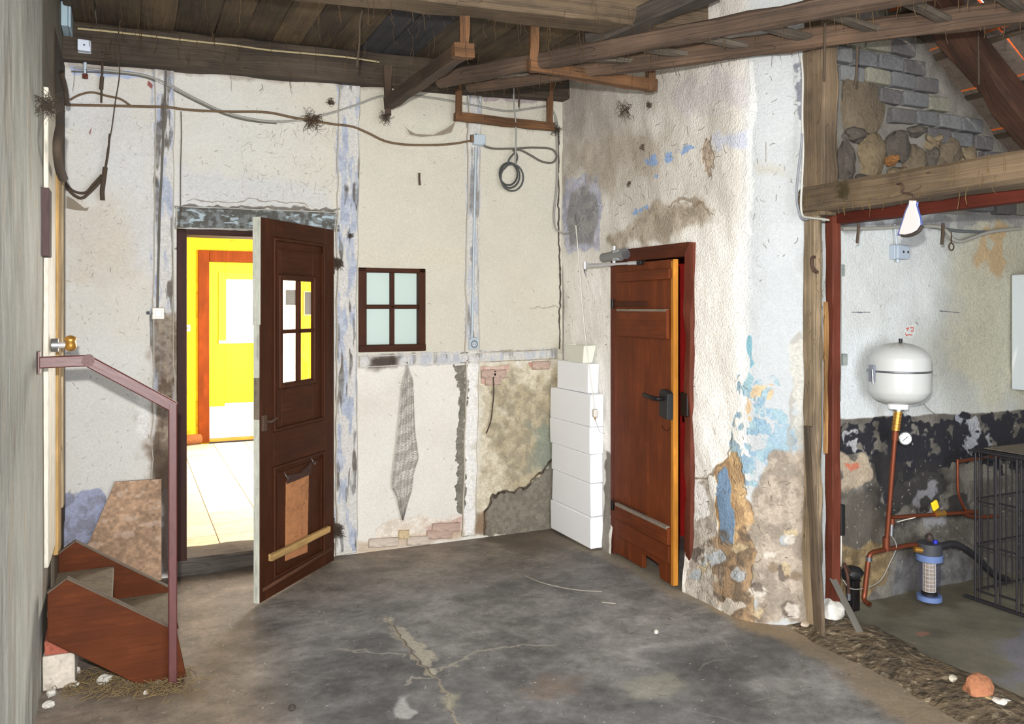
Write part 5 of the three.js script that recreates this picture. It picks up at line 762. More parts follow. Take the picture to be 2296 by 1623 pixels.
cable('cable', 'dark cable looping from the junction box to the corner and back', F, [[1082, 325], [1100, 332], [1150, 333], [1200, 331], [1240, 336], [1248, 350], [1240, 364], [1215, 362], [1190, 348], [1165, 336], [1150, 338]], 0.007, mCableDark, 0.03);
cable('cable', 'thin dark wire dropping from the brown cable to the door lintel', F, [[406, 250], [407, 300], [405, 380], [405, 470], [406, 505]], 0.0035, mCableDark, 0.02);
cable('conduit', 'grey cable running down the first timber post to the light switch', F, [[372, 155], [370, 220], [366, 300], [363, 380], [358, 480], [356, 560], [354, 640], [353, 690]], 0.007, mCableDark, 0.03);
cable('conduit', 'thin grey conduit running down the third post to the socket', F, [[1067, 330], [1065, 420], [1062, 560], [1060, 680], [1058, 758]], 0.008, mGreyPlastic, 0.03);
cable('conduit', 'pale pipe in the far corner ending in a bent cable tail', F, [[1246, 262], [1249, 330], [1248, 420], [1242, 480], [1243, 500]], 0.008, mCable, 0.02);
single('cable', tube([F.at(1243, 500, 0.02), F.at(1247, 514, 0.05), R.at(1264, 524, 0.04), R.at(1285, 516, 0.05), R.at(1308, 490, 0.06)], 0.006, 30, 6), mCable, 'bent pale cable tail sticking out over the grey patch', 'cable');
single('cable', tube(on(F, [[174, 64], [240, 70], [330, 80], [430, 92], [520, 101], [600, 112], [700, 121], [790, 130], [850, 139]], 0.13), 0.006, 70, 6), grime(206, 190, 150, 0.8), 'cream cable stapled along the top of the wall plate', 'cable');
{
  // twisted flex with a coil hanging from the cross bar
  const top = F.at(1152, 198, 0.12), mid = F.at(1156, 330, 0.1), lo = F.at(1154, 345, 0.1);
  const g = thing('flex_coil', 'coil of dark rubber flex hanging on a pale cord near the corner', 'cable');
  part(g, 'cord', tube([top, F.at(1152, 230, 0.11), F.at(1157, 290, 0.1), mid, F.at(1155, 366, 0.1)], 0.0065, 30, 6), mCable);
  const loop = (cx, cy, rx, ry, off, ph) => { const l = []; for (let i = 0; i < 22; i++) { const t = i / 22 * Math.PI * 2 + ph; l.push(F.at(cx + rx * Math.cos(t), cy + ry * Math.sin(t), off + 0.01 * Math.sin(t))); } return tube(l, 0.0062, 80, 6, true); };
  part(g, 'loop', loop(1143, 393, 22, 28, 0.06, 0), M(70, 72, 70, 0.7)); part(g, 'loop', loop(1148, 398, 25, 30, 0.075, 1), M(78, 80, 78, 0.7)); part(g, 'loop', loop(1140, 390, 20, 25, 0.05, 2), M(62, 64, 62, 0.7)); part(g, 'tail', tube([F.at(1156, 340, 0.1), F.at(1142, 356, 0.08), F.at(1136, 372, 0.07), F.at(1123, 385, 0.06)], 0.006, 20, 6), M(70, 72, 70, 0.7)); part(g, 'tail', tube([F.at(1154, 336, 0.1), F.at(1160, 352, 0.09), F.at(1156, 366, 0.08)], 0.006, 14, 6), M(70, 72, 70, 0.7));
}
function wallBox(name, label, cat, P, x0, y0, x1, y1, d, m, extra) {
  const a = P.uv(x0, y0), b = P.uv(x1, y1), g = thing(name, label, cat);
  part(g, 'case', boxOn(P, a[0], b[0], b[1], a[1], 0.002, d * 0.7, 0.006), m); part(g, 'lid', boxOn(P, a[0] + 0.002, b[0] - 0.002, b[1] + 0.002, a[1] - 0.002, d * 0.7, d, 0.006), m);
  if (extra) extra(g, (a[0] + b[0]) / 2, (a[1] + b[1]) / 2, d); return g;
}
const screw = (P, g, u, y, d, r = 0.005) => part(g, 'screw', rod(P.pt(u, y, d - 0.002), P.pt(u, y, d + 0.0015), r, 8), M(60, 60, 62, 0.5));
wallBox('junction_box', 'pale square junction box at the left end of the wall plate', 'junction box', F, 176, 104, 207, 134, 0.16, M(204, 212, 224, 0.5), (g, u, y, d) => { screw(F, g, u, y, d); part(g, 'spout', rod(F.pt(u, y - 0.03, 0.05), F.pt(u, y - 0.13, 0.03), 0.009), mGreyPlastic); part(g, 'end_plug', rod(F.pt(u, y - 0.125, 0.03), F.pt(u, y - 0.15, 0.03), 0.015, 10), grime(130, 66, 56)); });
wallBox('junction_box', 'small dusty bluish box high in the left corner by the concrete wall', 'junction box', L, 135, 56, 155, 92, 0.05, M(158, 180, 190, 0.6), (g, u, y, d) => screw(L, g, u, y, d));
wallBox('junction_box', 'grey junction box on the third post where the brown cable ends', 'junction box', F, 1056, 302, 1083, 329, 0.055, mGreyPlastic, (g, u, y, d) => { screw(F, g, u - 0.03, y + 0.03, d, 0.004); screw(F, g, u + 0.03, y - 0.03, d, 0.004); part(g, 'gland', box(0.02, 0.05, 0.03, 0.004).translate(u - 0.05, y + 0.005, 0.03), mRope); });
wallBox('junction_box', 'pale blue junction box on the wall plate behind the ladder', 'junction box', F, 1069, 174, 1091, 198, 0.15, M(170, 190, 210, 0.5), (g, u, y, d) => screw(F, g, u, y, d));
wallBox('light_switch', 'old cream rocker light switch beside the open doorway', 'light switch', F, 340, 689, 369, 716, 0.045, mSwitch, (g, u, y, d) => { part(g, 'rocker', boxOn(F, u - 0.018, u + 0.018, y - 0.02, y + 0.02, d - 0.004, d + 0.006, 0.004), M(240, 238, 230, 0.4)); screw(F, g, u - 0.033, y, d, 0.004); screw(F, g, u + 0.033, y, d, 0.004); part(g, 'knock_out', boxOn(F, u - 0.062, u - 0.045, y - 0.006, y + 0.012, 0.005, 0.025, 0.003), mBlack); });
wallBox('power_socket', 'grey earthed power socket on the third timber post', 'socket', F, 1047, 759, 1070, 783, 0.04, M(176, 186, 194, 0.5), (g, u, y, d) => { part(g, 'well', new THREE.TorusGeometry(0.022, 0.004, 8, 24).translate(u, y, d + 0.001), M(110, 116, 122, 0.5)); for (const k of [-0.009, 0.009]) part(g, 'contact', rod(F.pt(u + k, y, d - 0.002), F.pt(u + k, y, d + 0.002), 0.003, 8), mBlack); part(g, 'hinge_lid', boxOn(F, u - 0.03, u + 0.03, y + 0.034, y + 0.044, d - 0.02, d + 0.008, 0.003), mGreyPlastic); });
wallBox('power_socket', 'grey double box with two dark holes under the annex cables', 'socket', B, 1992, 549, 2020, 583, 0.06, M(164, 176, 190, 0.5), (g, u, y, d) => { screw(B, g, u - 0.004, y, d, 0.007); screw(B, g, u + 0.03, y, d, 0.007); part(g, 'gland', rod(B.pt(u - 0.012, y - 0.04, 0.03), B.pt(u - 0.012, y - 0.055, 0.03), 0.009), mGreyPlastic); part(g, 'inlet', rod(B.pt(u - 0.02, y + 0.04, 0.03), B.pt(u - 0.024, y + 0.15, 0.02), 0.006), mGreyPlastic); });
{
  // white flex with a plug hanging in front of the polystyrene
  const g = thing('hanging_flex', 'thin white flex with a plug dangling in front of the polystyrene stack', 'cable'), w = on(R, [[1291, 505], [1296, 560], [1301, 620], [1306, 690], [1313, 760], [1322, 830], [1330, 890], [1334, 918]], 0.2);
  part(g, 'flex', tube(w, 0.0032, 60, 6), mWhiteCord); const e = w[w.length - 1]; const pg = part(g, 'plug', box(0.03, 0.05, 0.034, 0.008).translate(e.x, e.y - 0.022, e.z), mWhiteCord, 'white plug'); for (const k of [-0.009, 0.009]) part(pg, 'pin', rod(V3(e.x - k * 0.3, e.y - 0.045, e.z + k), V3(e.x - k * 0.3, e.y - 0.064, e.z + k), 0.0024, 6), mBrass); part(g, 'frayed_tail', tube([V3(e.x, e.y - 0.05, e.z - 0.01), R.at(1338, 950, 0.18), R.at(1345, 968, 0.16), R.at(1356, 972, 0.15)], 0.0012, 14, 4), mCableDark); part(g, 'wall_hook', tube([R.at(1291, 480, 0.004), R.at(1290, 490, 0.2), w[0]], 0.003, 14, 6), mSteel);
}
// knitted shawl on a nail
{
  const L0 = [[912, 818], [900, 870], [896, 930], [888, 1000], [880, 1070], [878, 1092], [890, 1115], [896, 1145], [902, 1166]], R0 = [[914, 818], [926, 850], [928, 900], [930, 960], [939, 1026], [928, 1060], [924, 1098], [914, 1130], [904, 1168]];
  const nU = 14, nV = 40, pos = [], uv = [], ix = [], lerpL = (l, y) => { for (let i = 1; i < l.length; i++) if (y <= l[i][1] || i === l.length - 1) { const [a, b] = l[i - 1], [c, d] = l[i]; return a + (c - a) * clamp((y - b) / (d - b), 0, 1); } };
  for (let j = 0; j <= nV; j++) { const y = mix(818, 1167, j / nV), xl = lerpL(L0, y), xr = lerpL(R0, y); for (let i = 0; i <= nU; i++) { const t = i / nU, p = F.at(mix(xl, xr, t), y, 0.03 + 0.014 * Math.sin(t * 19 + j * 0.05) * sstep(0, 6, j)); pos.push(p.x, p.y, p.z); uv.push(t * 0.2, j / nV); } }
  for (let j = 0; j < nV; j++) for (let i = 0; i < nU; i++) { const a = j * (nU + 1) + i; ix.push(a, a + nU + 1, a + 1, a + 1, a + nU + 1, a + nU + 2); }
  const g = new THREE.BufferGeometry(); g.setAttribute('position', new THREE.Float32BufferAttribute(pos, 3)); g.setAttribute('uv', new THREE.Float32BufferAttribute(uv, 2)); g.setIndex(ix); g.computeVertexNormals();
  const kp = new Paint(256, 1024, 0, 0.2, 0, 1, (u, v, o) => { const a = Math.sin(u * 700 + 2 * Math.sin(v * 40)) * Math.sin(v * 640), b = Math.sin(u * 120 + v * 60) + 0.6 * Math.sin(u * 90 - v * 46), s = noise(u * 300, v * 300, 3), f = a > 0.25 && b > -0.1 ? 1 : 0; o[0] = mix(176, 240, f) * (0.88 + 0.2 * s); o[1] = mix(171, 236, f) * (0.88 + 0.2 * s); o[2] = mix(163, 228, f) * (0.88 + 0.2 * s); o[3] = 0.5 + 0.4 * a; });
  const k = kp.done({ bump: 0.004, rough: 1 }); k.side = THREE.DoubleSide;
  const sh = thing('shawl', 'grey knitted shawl hanging from a nail below the small window', 'shawl'); part(sh, 'knit', g, k); part(sh, 'nail', rod(F.at(913, 816, 0.0), F.at(913, 812, 0.05), 0.003, 6), mRust);
}
// leaning plank and frame at the annex opening
{
  const g = struct('door_5'), top = 2.03, jx = 0.4, jz = 2.145, J = new Plane(0.36, 0, 0, 1);
  part(g, 'jamb', sweepBox(V3(jx, 0.05, jz), V3(jx, top, jz), 0.052, 0.052, { n: 30, amp: 0.002, ch: 0.005, up: V3(0, 0, 1) }), mRed); part(g, 'head', sweepBox(V3(jx + 0.03, top - 0.012, jz - 0.03), V3(jx + 0.05, top - 0.012, 3.3), 0.06, 0.06, { n: 20, amp: 0.002, ch: 0.005 }), coat(96, 42, 30, 0.7)); part(g, 'raw_edge', sweepBox(V3(0.338, 0.85, 2.158), V3(0.344, 1.6, 2.156), 0.012, 0.022, { n: 12, amp: 0.002, ch: 0.002, up: V3(0, 0, 1) }), wood(190, 144, 90), 'raw split edge'); const lt = O.at(1836, 590, 0.05); part(g, 'latch', tube([lt.clone().add(V3(-0.02, 0.03, -0.01)), lt.clone().add(V3(-0.045, 0.02, 0)), lt.clone().add(V3(-0.04, -0.03, 0.004)), lt.clone().add(V3(-0.01, -0.045, 0))], 0.009, 14, 6), mRust);
  const b0 = O.at(1838, 1405, 0.09), b1 = O.at(1812, 955, 0.09); b0.y = 0.012;
  single('leaning_plank', sweepBox(b0, b1, 0.062, 0.02, { n: 16, amp: 0.004, ch: 0.004, up: V3(1, 0, 0.2) }), wood(120, 103, 84), 'weathered grey plank leaning on the post at the annex opening', 'plank');
  const gr = onY(1932, 1420, 0.04), gt = B.at(1884, 1320, 0.14); gr.x += 0.0; single('metal_strip', sweepBox(V3(gr.x, 0.03, gr.z), V3(gt.x - 0.05, gt.y + 0.06, gt.z), 0.036, 0.006, { n: 4, amp: 0.001, ch: 0.002 }), M(128, 124, 116, 0.5, { metalness: 0.5 }), 'narrow grey metal strip leaning beside the copper pipe', 'metal strip');
  const pc = onY(1868, 1385, 0.03); single('plaster_lump', uvS(lump(0.06, 0.06, 0.05, 7, 0.35, 2)).translate(pc.x + 0.0, 0.06, pc.z), grime(246, 246, 244, 0.95), 'bright white plaster lump at the foot of the red jamb', 'rubble');
  reseed(81); for (const [x, y, a] of [[1800, 1382, 0.03], [1818, 1390, 0.034], [1808, 1402, 0.026], [1842, 1420, 0.02]]) { const p = onY(x, y, 0.01); single('plaster_flake', uvS(lump(a * 1.2, 0.006, a * 0.8, x, 0.3, 1)).rotateX(0.3).translate(p.x, 0.016, p.z), grime(226, 208, 192, 0.95), 'pale pinkish plaster flake on the floor before the leaning plank', 'rubble', 'plaster flakes before the plank'); }
  const st = onY(2195, 1555, 0.03); single('stone', uvS(lump(0.062, 0.055, 0.05, 31, 0.22, 3), 0.4).translate(st.x, 0.05, st.z), grime(176, 118, 86, 0.95, 0.006), 'rounded orange-brown stone on the earth strip at lower right', 'stone');
  const s2 = onY(2213, 1576, 0.02); single('stone', uvS(lump(0.022, 0.016, 0.02, 33, 0.25, 1), 0.4).translate(s2.x, 0.028, s2.z), grime(214, 196, 140), 'small yellowish stone next to the white chunk', 'stone');
  const s3 = onY(2243, 1580, 0.02); single('plaster_chunk', uvS(lump(0.045, 0.02, 0.026, 35, 0.4, 2), 0.4).translate(s3.x, 0.026, s3.z), grime(244, 242, 238), 'jagged white plaster chunk at the lower right corner', 'rubble');
  const s4 = onY(2136, 1529, 0.03); single('plaster_chip', uvS(lump(0.02, 0.012, 0.014, 37, 0.3, 1), 0.4).translate(s4.x, 0.045, s4.z), grime(226, 222, 206), 'single pale plaster chip on the dark earth left of the orange stone', 'rubble');
  single('straw_stalk', tube([onY(1178, 1291, 0.006), onY(1215, 1306, 0.012), onY(1265, 1318, 0.006), onY(1310, 1324, 0.01), onY(1350, 1326, 0.006)], 0.0028, 30, 5), grime(206, 200, 188), 'long pale curved straw stalk on the floor before the plank door', 'straw'); single('straw_stalk', tube([onY(1350, 1350, 0.006), onY(1380, 1353, 0.007)], 0.003, 6, 5), grime(222, 216, 204), 'short pale straight straw stalk on the floor before the plank door', 'straw');
  const pb = onY(1472, 1416, 0.01); single('pebble', uvS(lump(0.012, 0.01, 0.012, 41, 0.25, 1)).translate(pb.x, 0.008, pb.z), grime(236, 234, 226), 'tiny white pebble alone on the open floor', 'stone'); const pc2 = onY(655, 1585, 0.01); single('dark_clod', uvS(lump(0.014, 0.01, 0.014, 43, 0.3, 1)).translate(pc2.x, 0.008, pc2.z), grime(70, 64, 58), 'small dark clod on the front of the floor', 'dirt');
}
// cables running down the post
cable('cable', 'white cable clipped down the post edge at the annex opening', new Plane(0.232, 0, 0, 1), [[1796, 122], [1800, 170], [1799, 260], [1801, 340], [1798, 410], [1796, 462], [1800, 484], [1816, 488], [1835, 490], [1858, 493]], 0.0058, M(186, 184, 176, 0.6), 0.03);
cable('cable', 'grey cable bowing beside the white cable on the post', new Plane(0.21, 0, 0, 1), [[1799, 300], [1794, 350], [1788, 400], [1786, 440], [1790, 470], [1798, 490], [1812, 492]], 0.0055, M(130, 134, 140, 0.6), 0.035);
// ---------------------------------------------------------------- annex: vessel, pipes, filter, cage, cabinet
{
  const c = B.at(2016, 840, 0.17), Rv = 0.15, yT = B.uv(2016, 768, 0.17)[1], yB = B.uv(2016, 906, 0.17)[1], h = yT - yB;
  const g = thing('expansion_vessel', 'white round-ended pressure vessel with a steel band on the annex wall', 'pressure vessel');
  const prof = [[0, yT], [0.03, yT - 0.002], [0.075, yT - 0.012], [0.115, yT - 0.034], [0.14, yT - 0.062], [Rv, yT - 0.1], [Rv, yB + 0.09], [0.142, yB + 0.055], [0.118, yB + 0.026], [0.08, yB + 0.008], [0.04, yB], [0, yB]].reverse();
  const crv = new THREE.SplineCurve(prof.map(([a, b]) => new THREE.Vector2(a, b))).getPoints(60).map((p) => new THREE.Vector2(Math.max(0, Math.min(p.x, Rv)), p.y));
  const vp = new Paint(128, 512, 0, 1, 0, 1, (u, v, o) => { const d = sstep(0.74, 0.95, v + 0.1 * (fbm(u * 40, v * 14, 3, 3) - 0.5)) * (0.55 + 0.3 * noise(u * 90, v * 40)); o[0] = mix(194, 112, d); o[1] = mix(196, 98, d); o[2] = mix(194, 78, d); });
  const vm = vp.done({ bump: 0, rough: 0.3 });
  part(g, 'shell', new THREE.LatheGeometry(crv, 56).translate(c.x, 0, c.z), vm);
  const by = B.uv(2016, 831, 0.17)[1], band = new THREE.TorusGeometry(Rv + 0.001, 0.0055, 8, 64).rotateX(Math.PI / 2).translate(c.x, by, c.z); part(g, 'band', band, mSteel, 'steel strap'); part(g, 'strap_bracket', box(0.014, 0.085, 0.035, 0.004).translate(c.x - Rv - 0.01, by - 0.01, c.z - 0.03), M(120, 126, 138, 0.5)); part(g, 'clamp_screw', rod(V3(c.x - Rv - 0.02, by + 0.01, c.z - 0.02), V3(c.x - Rv - 0.02, by - 0.06, c.z - 0.015), 0.007), mSteel);
  part(g, 'valve_cap', rod(V3(c.x + 0.01, yT - 0.002, c.z), V3(c.x + 0.01, yT + 0.02, c.z), 0.009, 12), mBlack); part(g, 'flange', rod(V3(c.x - 0.008, yB - 0.022, c.z), V3(c.x - 0.008, yB + 0.004, c.z), 0.05, 28), mEnamel); part(g, 'collar', rod(V3(c.x - 0.008, yB - 0.034, c.z), V3(c.x - 0.008, yB - 0.02, c.z), 0.03, 20), mSteel);
  const w = thing('copper_pipes', 'copper pipework running down from the vessel and along the annex wall', 'pipes'), off = 0.12, p = (x, y, o = off) => B.at(x, y, o);
  const t0 = V3(c.x - 0.008, yB - 0.03, c.z), t1 = p(2008, 960, 0.16), t2 = p(1987, 1226, 0.12);
  part(w, 'riser', rod(t0, t1, 0.0155, 14), mBrass, 'brass fittings'); part(w, 'riser', rod(t1, t2, 0.0125, 14), mCopper);
  for (let k = 0; k < 6; k++) { const q = t0.clone().lerp(t1, 0.05 + k * 0.18); part(w, 'fitting', rod(q, q.clone().add(V3(0, -0.016, 0)), 0.021, 14), mBrass); }
  part(w, 'fitting', rod(t1.clone().lerp(t2, 0.03), t1.clone().lerp(t2, 0.1), 0.017, 14), mCopper); part(w, 'tee', rod(t2.clone().add(V3(0, 0.05, 0)), t2.clone().add(V3(0, -0.02, 0)), 0.018, 14), mCopper);
  part(w, 'drop_pipe', tube([p(1938, 1335, 0.13), p(1943, 1290, 0.13), p(1948, 1252, 0.13), p(1953, 1241, 0.13), p(1968, 1236, 0.13), p(1987, 1232, 0.12)], 0.0125, 40, 10), mCopper); part(w, 'solder_joint', rod(p(1948, 1258, 0.13), p(1948, 1248, 0.13), 0.016, 12), mSteel); part(w, 'bottom_bend', tube([p(1938, 1330, 0.13), p(1938, 1345, 0.14), p(1950, 1355, 0.18)], 0.012, 16, 10), mCopper);
  part(w, 'filter_pipe', tube([p(1987, 1232), p(2010, 1228), p(2040, 1222), p(2068, 1222)], 0.0125, 24, 10), mCopper); part(w, 'branch_pipe', rod(p(2000, 1160), p(2190, 1147), 0.0105, 10), mCopper); part(w, 'branch_pipe', rod(p(2000, 1162), p(2000, 1180), 0.014, 10), mCopper); part(w, 'branch_pipe', tube([p(2190, 1147), p(2160, 1148), p(2175, 1157), p(2240, 1157)], 0.011, 24, 10), mCopper); part(w, 'upper_pipe', rod(p(2150, 1034), p(2240, 1022), 0.0095, 10), mCopper); part(w, 'upper_pipe', tube([p(2147, 1030), p(2147, 1045), p(2148, 1100), p(2150, 1110), p(2160, 1135), p(2168, 1147)], 0.0075, 30, 8), mCopper); part(w, 'drain_cock', rod(p(1999, 1175, 0.13), p(1998, 1200, 0.13), 0.012, 10), mSteel); part(w, 'yellow_tap', box(0.045, 0.05, 0.016, 0.007).rotateZ(0.4).translate(...p(2096, 1133, 0.14).toArray()), mYellow, 'yellow tap handle'); part(w, 'tap_body', rod(p(2096, 1152), p(2116, 1150), 0.018, 12), mBrass);
  const ga = thing('pressure_gauge', 'small round pressure gauge with a white dial beside the copper riser', 'gauge'), gc = p(2030, 983, 0.17), dir = EYE.clone().sub(gc).setY(0).normalize().lerp(V3(0, 0, 1), 0.6).normalize();
  part(ga, 'case', rod(gc.clone().addScaledVector(dir, -0.035), gc, 0.036, 28), mBlack); const dl = part(ga, 'dial', rod(gc.clone().addScaledVector(dir, 0), gc.clone().addScaledVector(dir, 0.002), 0.031, 28), M(236, 240, 244, 0.35)); part(ga, 'bezel', new THREE.TorusGeometry(0.033, 0.0035, 8, 32).applyQuaternion(new THREE.Quaternion().setFromUnitVectors(V3(0, 0, 1), dir)).translate(gc.x, gc.y, gc.z), mSteel);
  const side = V3(0, 1, 0).cross(dir).normalize(), fp = (a, b, o = 0.003) => gc.clone().addScaledVector(side, a).add(V3(0, b, 0)).addScaledVector(dir, o); part(dl, 'needle', rod(fp(-0.016, -0.012), fp(0.012, 0.01), 0.0016, 5), mBlack); for (let k = 0; k < 9; k++) { const a = -0.7 + k * 0.565; part(dl, 'tick', rod(fp(0.023 * Math.cos(a), 0.023 * Math.sin(a)), fp(0.028 * Math.cos(a), 0.028 * Math.sin(a)), 0.0009, 4), mBlack); } part(ga, 'stem', rod(p(2010, 978, 0.15), gc.clone().addScaledVector(dir, -0.025), 0.009, 10), mBrass);
  // water filter
  const fb = onY(2075, 1340, 0.02), fl = thing('water_filter', 'clear water filter cartridge with blue collars hanging near the floor', 'water filter'), y0 = 0.02, yc = B.uv(2082, 1240, 0.14)[1], X = B.at(2080, 1240, 0.14).x, Z = ZB + 0.15, mb = M(98, 120, 168, 0.5), ring = (n, r, a, b, m, l) => part(fl, n, rod(V3(X, a, Z), V3(X, b, Z), r, 28), m, l);
  ring('head', 0.062, yc - 0.005, yc + 0.06, M(62, 64, 70, 0.5), 'dark filter head'); ring('collar', 0.066, yc - 0.032, yc + 0.002, mb, 'blue screw collar'); ring('base_collar', 0.062, y0, y0 + 0.026, mb, 'blue base collar'); ring('drain', 0.04, y0 + 0.024, y0 + 0.04, mBlack);
  part(fl, 'bowl', uvS(new THREE.CylinderGeometry(0.053, 0.05, yc - y0 - 0.06, 32, 1, true).translate(X, (yc + y0) / 2, Z)), new THREE.MeshPhysicalMaterial({ color: 0xf4f4ff, roughness: 0.08, transmission: 1, thickness: 0, ior: 1.45 }), 'clear plastic bowl');
  const cart = ring('cartridge', 0.03, y0 + 0.045, yc - 0.03, grime(176, 162, 134, 0.8), 'beige pleated cartridge'); const cl = (yc - y0 - 0.08); for (let k = 0; k <= 8; k++) part(cart, 'cage_hoop', new THREE.TorusGeometry(0.031, 0.0022, 5, 24).rotateX(Math.PI / 2).translate(X, y0 + 0.048 + cl * k / 8, Z), M(206, 202, 190, 0.6)); for (let k = 0; k < 10; k++) { const a = k * 0.628; part(cart, 'cage_rib', rod(V3(X + 0.031 * Math.cos(a), y0 + 0.045, Z + 0.031 * Math.sin(a)), V3(X + 0.031 * Math.cos(a), yc - 0.03, Z + 0.031 * Math.sin(a)), 0.002, 5), M(206, 202, 190, 0.6)); }
  part(fl, 'bleed_knob', lump(0.022, 0.026, 0.022, 3, 0.15, 1).translate(X, yc + 0.085, Z), M(60, 48, 44, 0.6)); part(fl, 'blue_button', rod(V3(X + 0.02, yc + 0.055, Z + 0.02), V3(X + 0.02, yc + 0.075, Z + 0.02), 0.012, 12), M(40, 52, 190, 0.4), 'blue bleed button'); part(fl, 'union', rod(V3(X + 0.05, yc + 0.025, Z), V3(X + 0.085, yc + 0.028, Z), 0.016, 12), mBrass); part(fl, 'union', rod(V3(X - 0.09, yc + 0.03, Z - 0.02), V3(X - 0.05, yc + 0.025, Z), 0.016, 12), mBrass);
  single('hose', tube([V3(X + 0.08, yc + 0.028, Z), p(2135, 1219, 0.16), p(2160, 1228, 0.16), p(2190, 1250, 0.15), p(2225, 1285, 0.14), p(2260, 1300, 0.12)], 0.018, 40, 10), M(34, 34, 38, 0.6), 'thick black hose leaving the water filter towards the wire cage', 'hose');
  single('wire', tube([p(2012, 1170, 0.14), p(2030, 1165, 0.13), p(2052, 1160, 0.13)], 0.003, 14, 5), mWhiteCord, 'short white wire tied to the drain cock', 'wire'); single('wire', tube([p(1992, 1195, 0.13), p(2005, 1210, 0.13), p(2010, 1226, 0.13), p(1996, 1260, 0.1), p(1975, 1300, 0.1), p(1940, 1318, 0.12), p(1905, 1318, 0.14), p(1890, 1300, 0.14)], 0.0032, 50, 5), mCable, 'thin pale wire looping under the copper pipes', 'wire'); single('wire', tube([p(2070, 905, 0.05), p(2085, 920, 0.03), p(2100, 930, 0.015)], 0.0025, 14, 5), mCable, 'thin grey wire slanting from the vessel to the tar band', 'wire');
  single('wire', tube([p(2110, 1142, 0.14), p(2130, 1172, 0.12), p(2150, 1192, 0.1), p(2180, 1222, 0.1)], 0.003, 20, 5), mCableDark, 'dark wire slanting down from the yellow tap', 'wire');
  const mo = thing('pump', 'small black pump low on the floor behind the red jamb', 'pump'), mp = p(1912, 1288, 0.06); part(mo, 'body', uvS(lump(0.055, 0.036, 0.05, 51, 0.12, 2)).translate(mp.x, mp.y + 0.01, mp.z), mBlack); part(mo, 'port', rod(V3(mp.x - 0.06, mp.y, mp.z), V3(mp.x - 0.03, mp.y, mp.z), 0.018), mBlackIron); part(mo, 'bracket', box(0.06, 0.008, 0.06, 0.003).translate(mp.x, mp.y - 0.026, mp.z), mBlackIron); part(mo, 'outlet_pipe', tube([V3(mp.x - 0.04, mp.y + 0.02, mp.z + 0.02), p(1892, 1265, 0.14), p(1900, 1290, 0.14), p(1903, 1340, 0.15)], 0.008, 24, 8), wood(110, 70, 56)); part(mo, 'hose_clip', rod(p(1903, 1330, 0.15), p(1903, 1345, 0.15), 0.011), mSteel); part(mo, 'stand', box(0.05, Math.max(0.02, mp.y - 0.035), 0.05, 0.004).translate(mp.x, (mp.y - 0.03) / 2 + 0.004, mp.z), mBlackIron);
  single('cable_trunking', box(0.03, 0.16, 0.03, 0.004).translate(...p(1886, 1165, 0.02).toArray()), mBlack, 'black cable connector on the wall beside the red jamb', 'cable'); single('wire', tube([p(1886, 1190, 0.03), p(1886, 1230, 0.03), p(1885, 1270, 0.04)], 0.004, 12, 5), mWhiteCord, 'pale wire below the black cable connector', 'wire');
  // wire cage
  const CP = new Plane(1.3, 0, 0, 1), cg = thing('wire_cage', 'dark wire animal cage standing on the annex floor at the right edge', 'cage'), z0 = CP.uv(2187, 1200)[0], z1 = 2.9, x1 = 1.95, yb = 0.05, yt = CP.uv(2187, 1012)[1], mi = M(46, 44, 48, 0.55, { metalness: 0.3 });
  const br = (n, a, b, r = 0.0045) => part(cg, n, rod(a, b, r, 6), mi), zs = [z0, CP.uv(2233, 1200)[0], CP.uv(2280, 1200)[0], z1 - 0.16, z1];
  zs.forEach((z, i) => { br('upright', V3(1.3, 0.012, z), V3(1.3, yt, z), 0.006); br('upright', V3(1.3, 0.03, z + 0.022), V3(1.3, yt, z + 0.022), 0.005); br('upright', V3(x1, 0.02, z), V3(x1, yt, z), 0.005); });
  for (let k = 0; k < 4; k++) for (let i = 0; i < 4; i++) { const y = mix(yb + 0.02, yt - 0.01, k / 3 * 0.98) + 0.012 * (i % 2); br('crossbar', V3(1.3, y, zs[i] + 0.02), V3(1.3, y, zs[i + 1]), 0.005); br('crossbar', V3(x1, y, zs[i]), V3(x1, y, zs[i + 1]), 0.004); }
  for (let k = 0; k < 4; k++) { const y = mix(yb + 0.02, yt - 0.01, k / 3); br('crossbar', V3(1.3, y, z0), V3(x1, y, z0), 0.005); }
  for (let x = 1.35; x < x1; x += 0.05) br('bar', V3(x, yb, z0), V3(x, yt, z0), 0.0035); for (let z = z0 + 0.05; z < z1; z += 0.05) br('bar', V3(x1, yb, z), V3(x1, yt, z), 0.0035);
  for (const z of zs) br('top_bar', V3(1.285, yt + 0.008, z), V3(x1, yt + 0.008, z), 0.0045); for (let x = 1.3; x < x1; x += 0.06) br('top_bar', V3(x, yt + 0.012, z0 - 0.02), V3(x, yt + 0.012, z1), 0.0035); br('frame_rail', V3(1.288, yt + 0.004, z0 - 0.03), V3(1.288, yt + 0.004, z1), 0.007); br('frame_rail', V3(1.29, 0.02, z0 - 0.06), V3(1.29, 0.02, z1), 0.008); br('frame_rail', V3(1.31, 0.02, z0 - 0.06), V3(1.31, 0.02, z1), 0.006);
  part(cg, 'dusty_cover', uvS(box(x1 - 1.34, 0.004, z1 - z0 - 0.04, 0.001).translate((x1 + 1.34) / 2, yt + 0.018, (z0 + z1) / 2)), grime(120, 112, 98, 0.95));
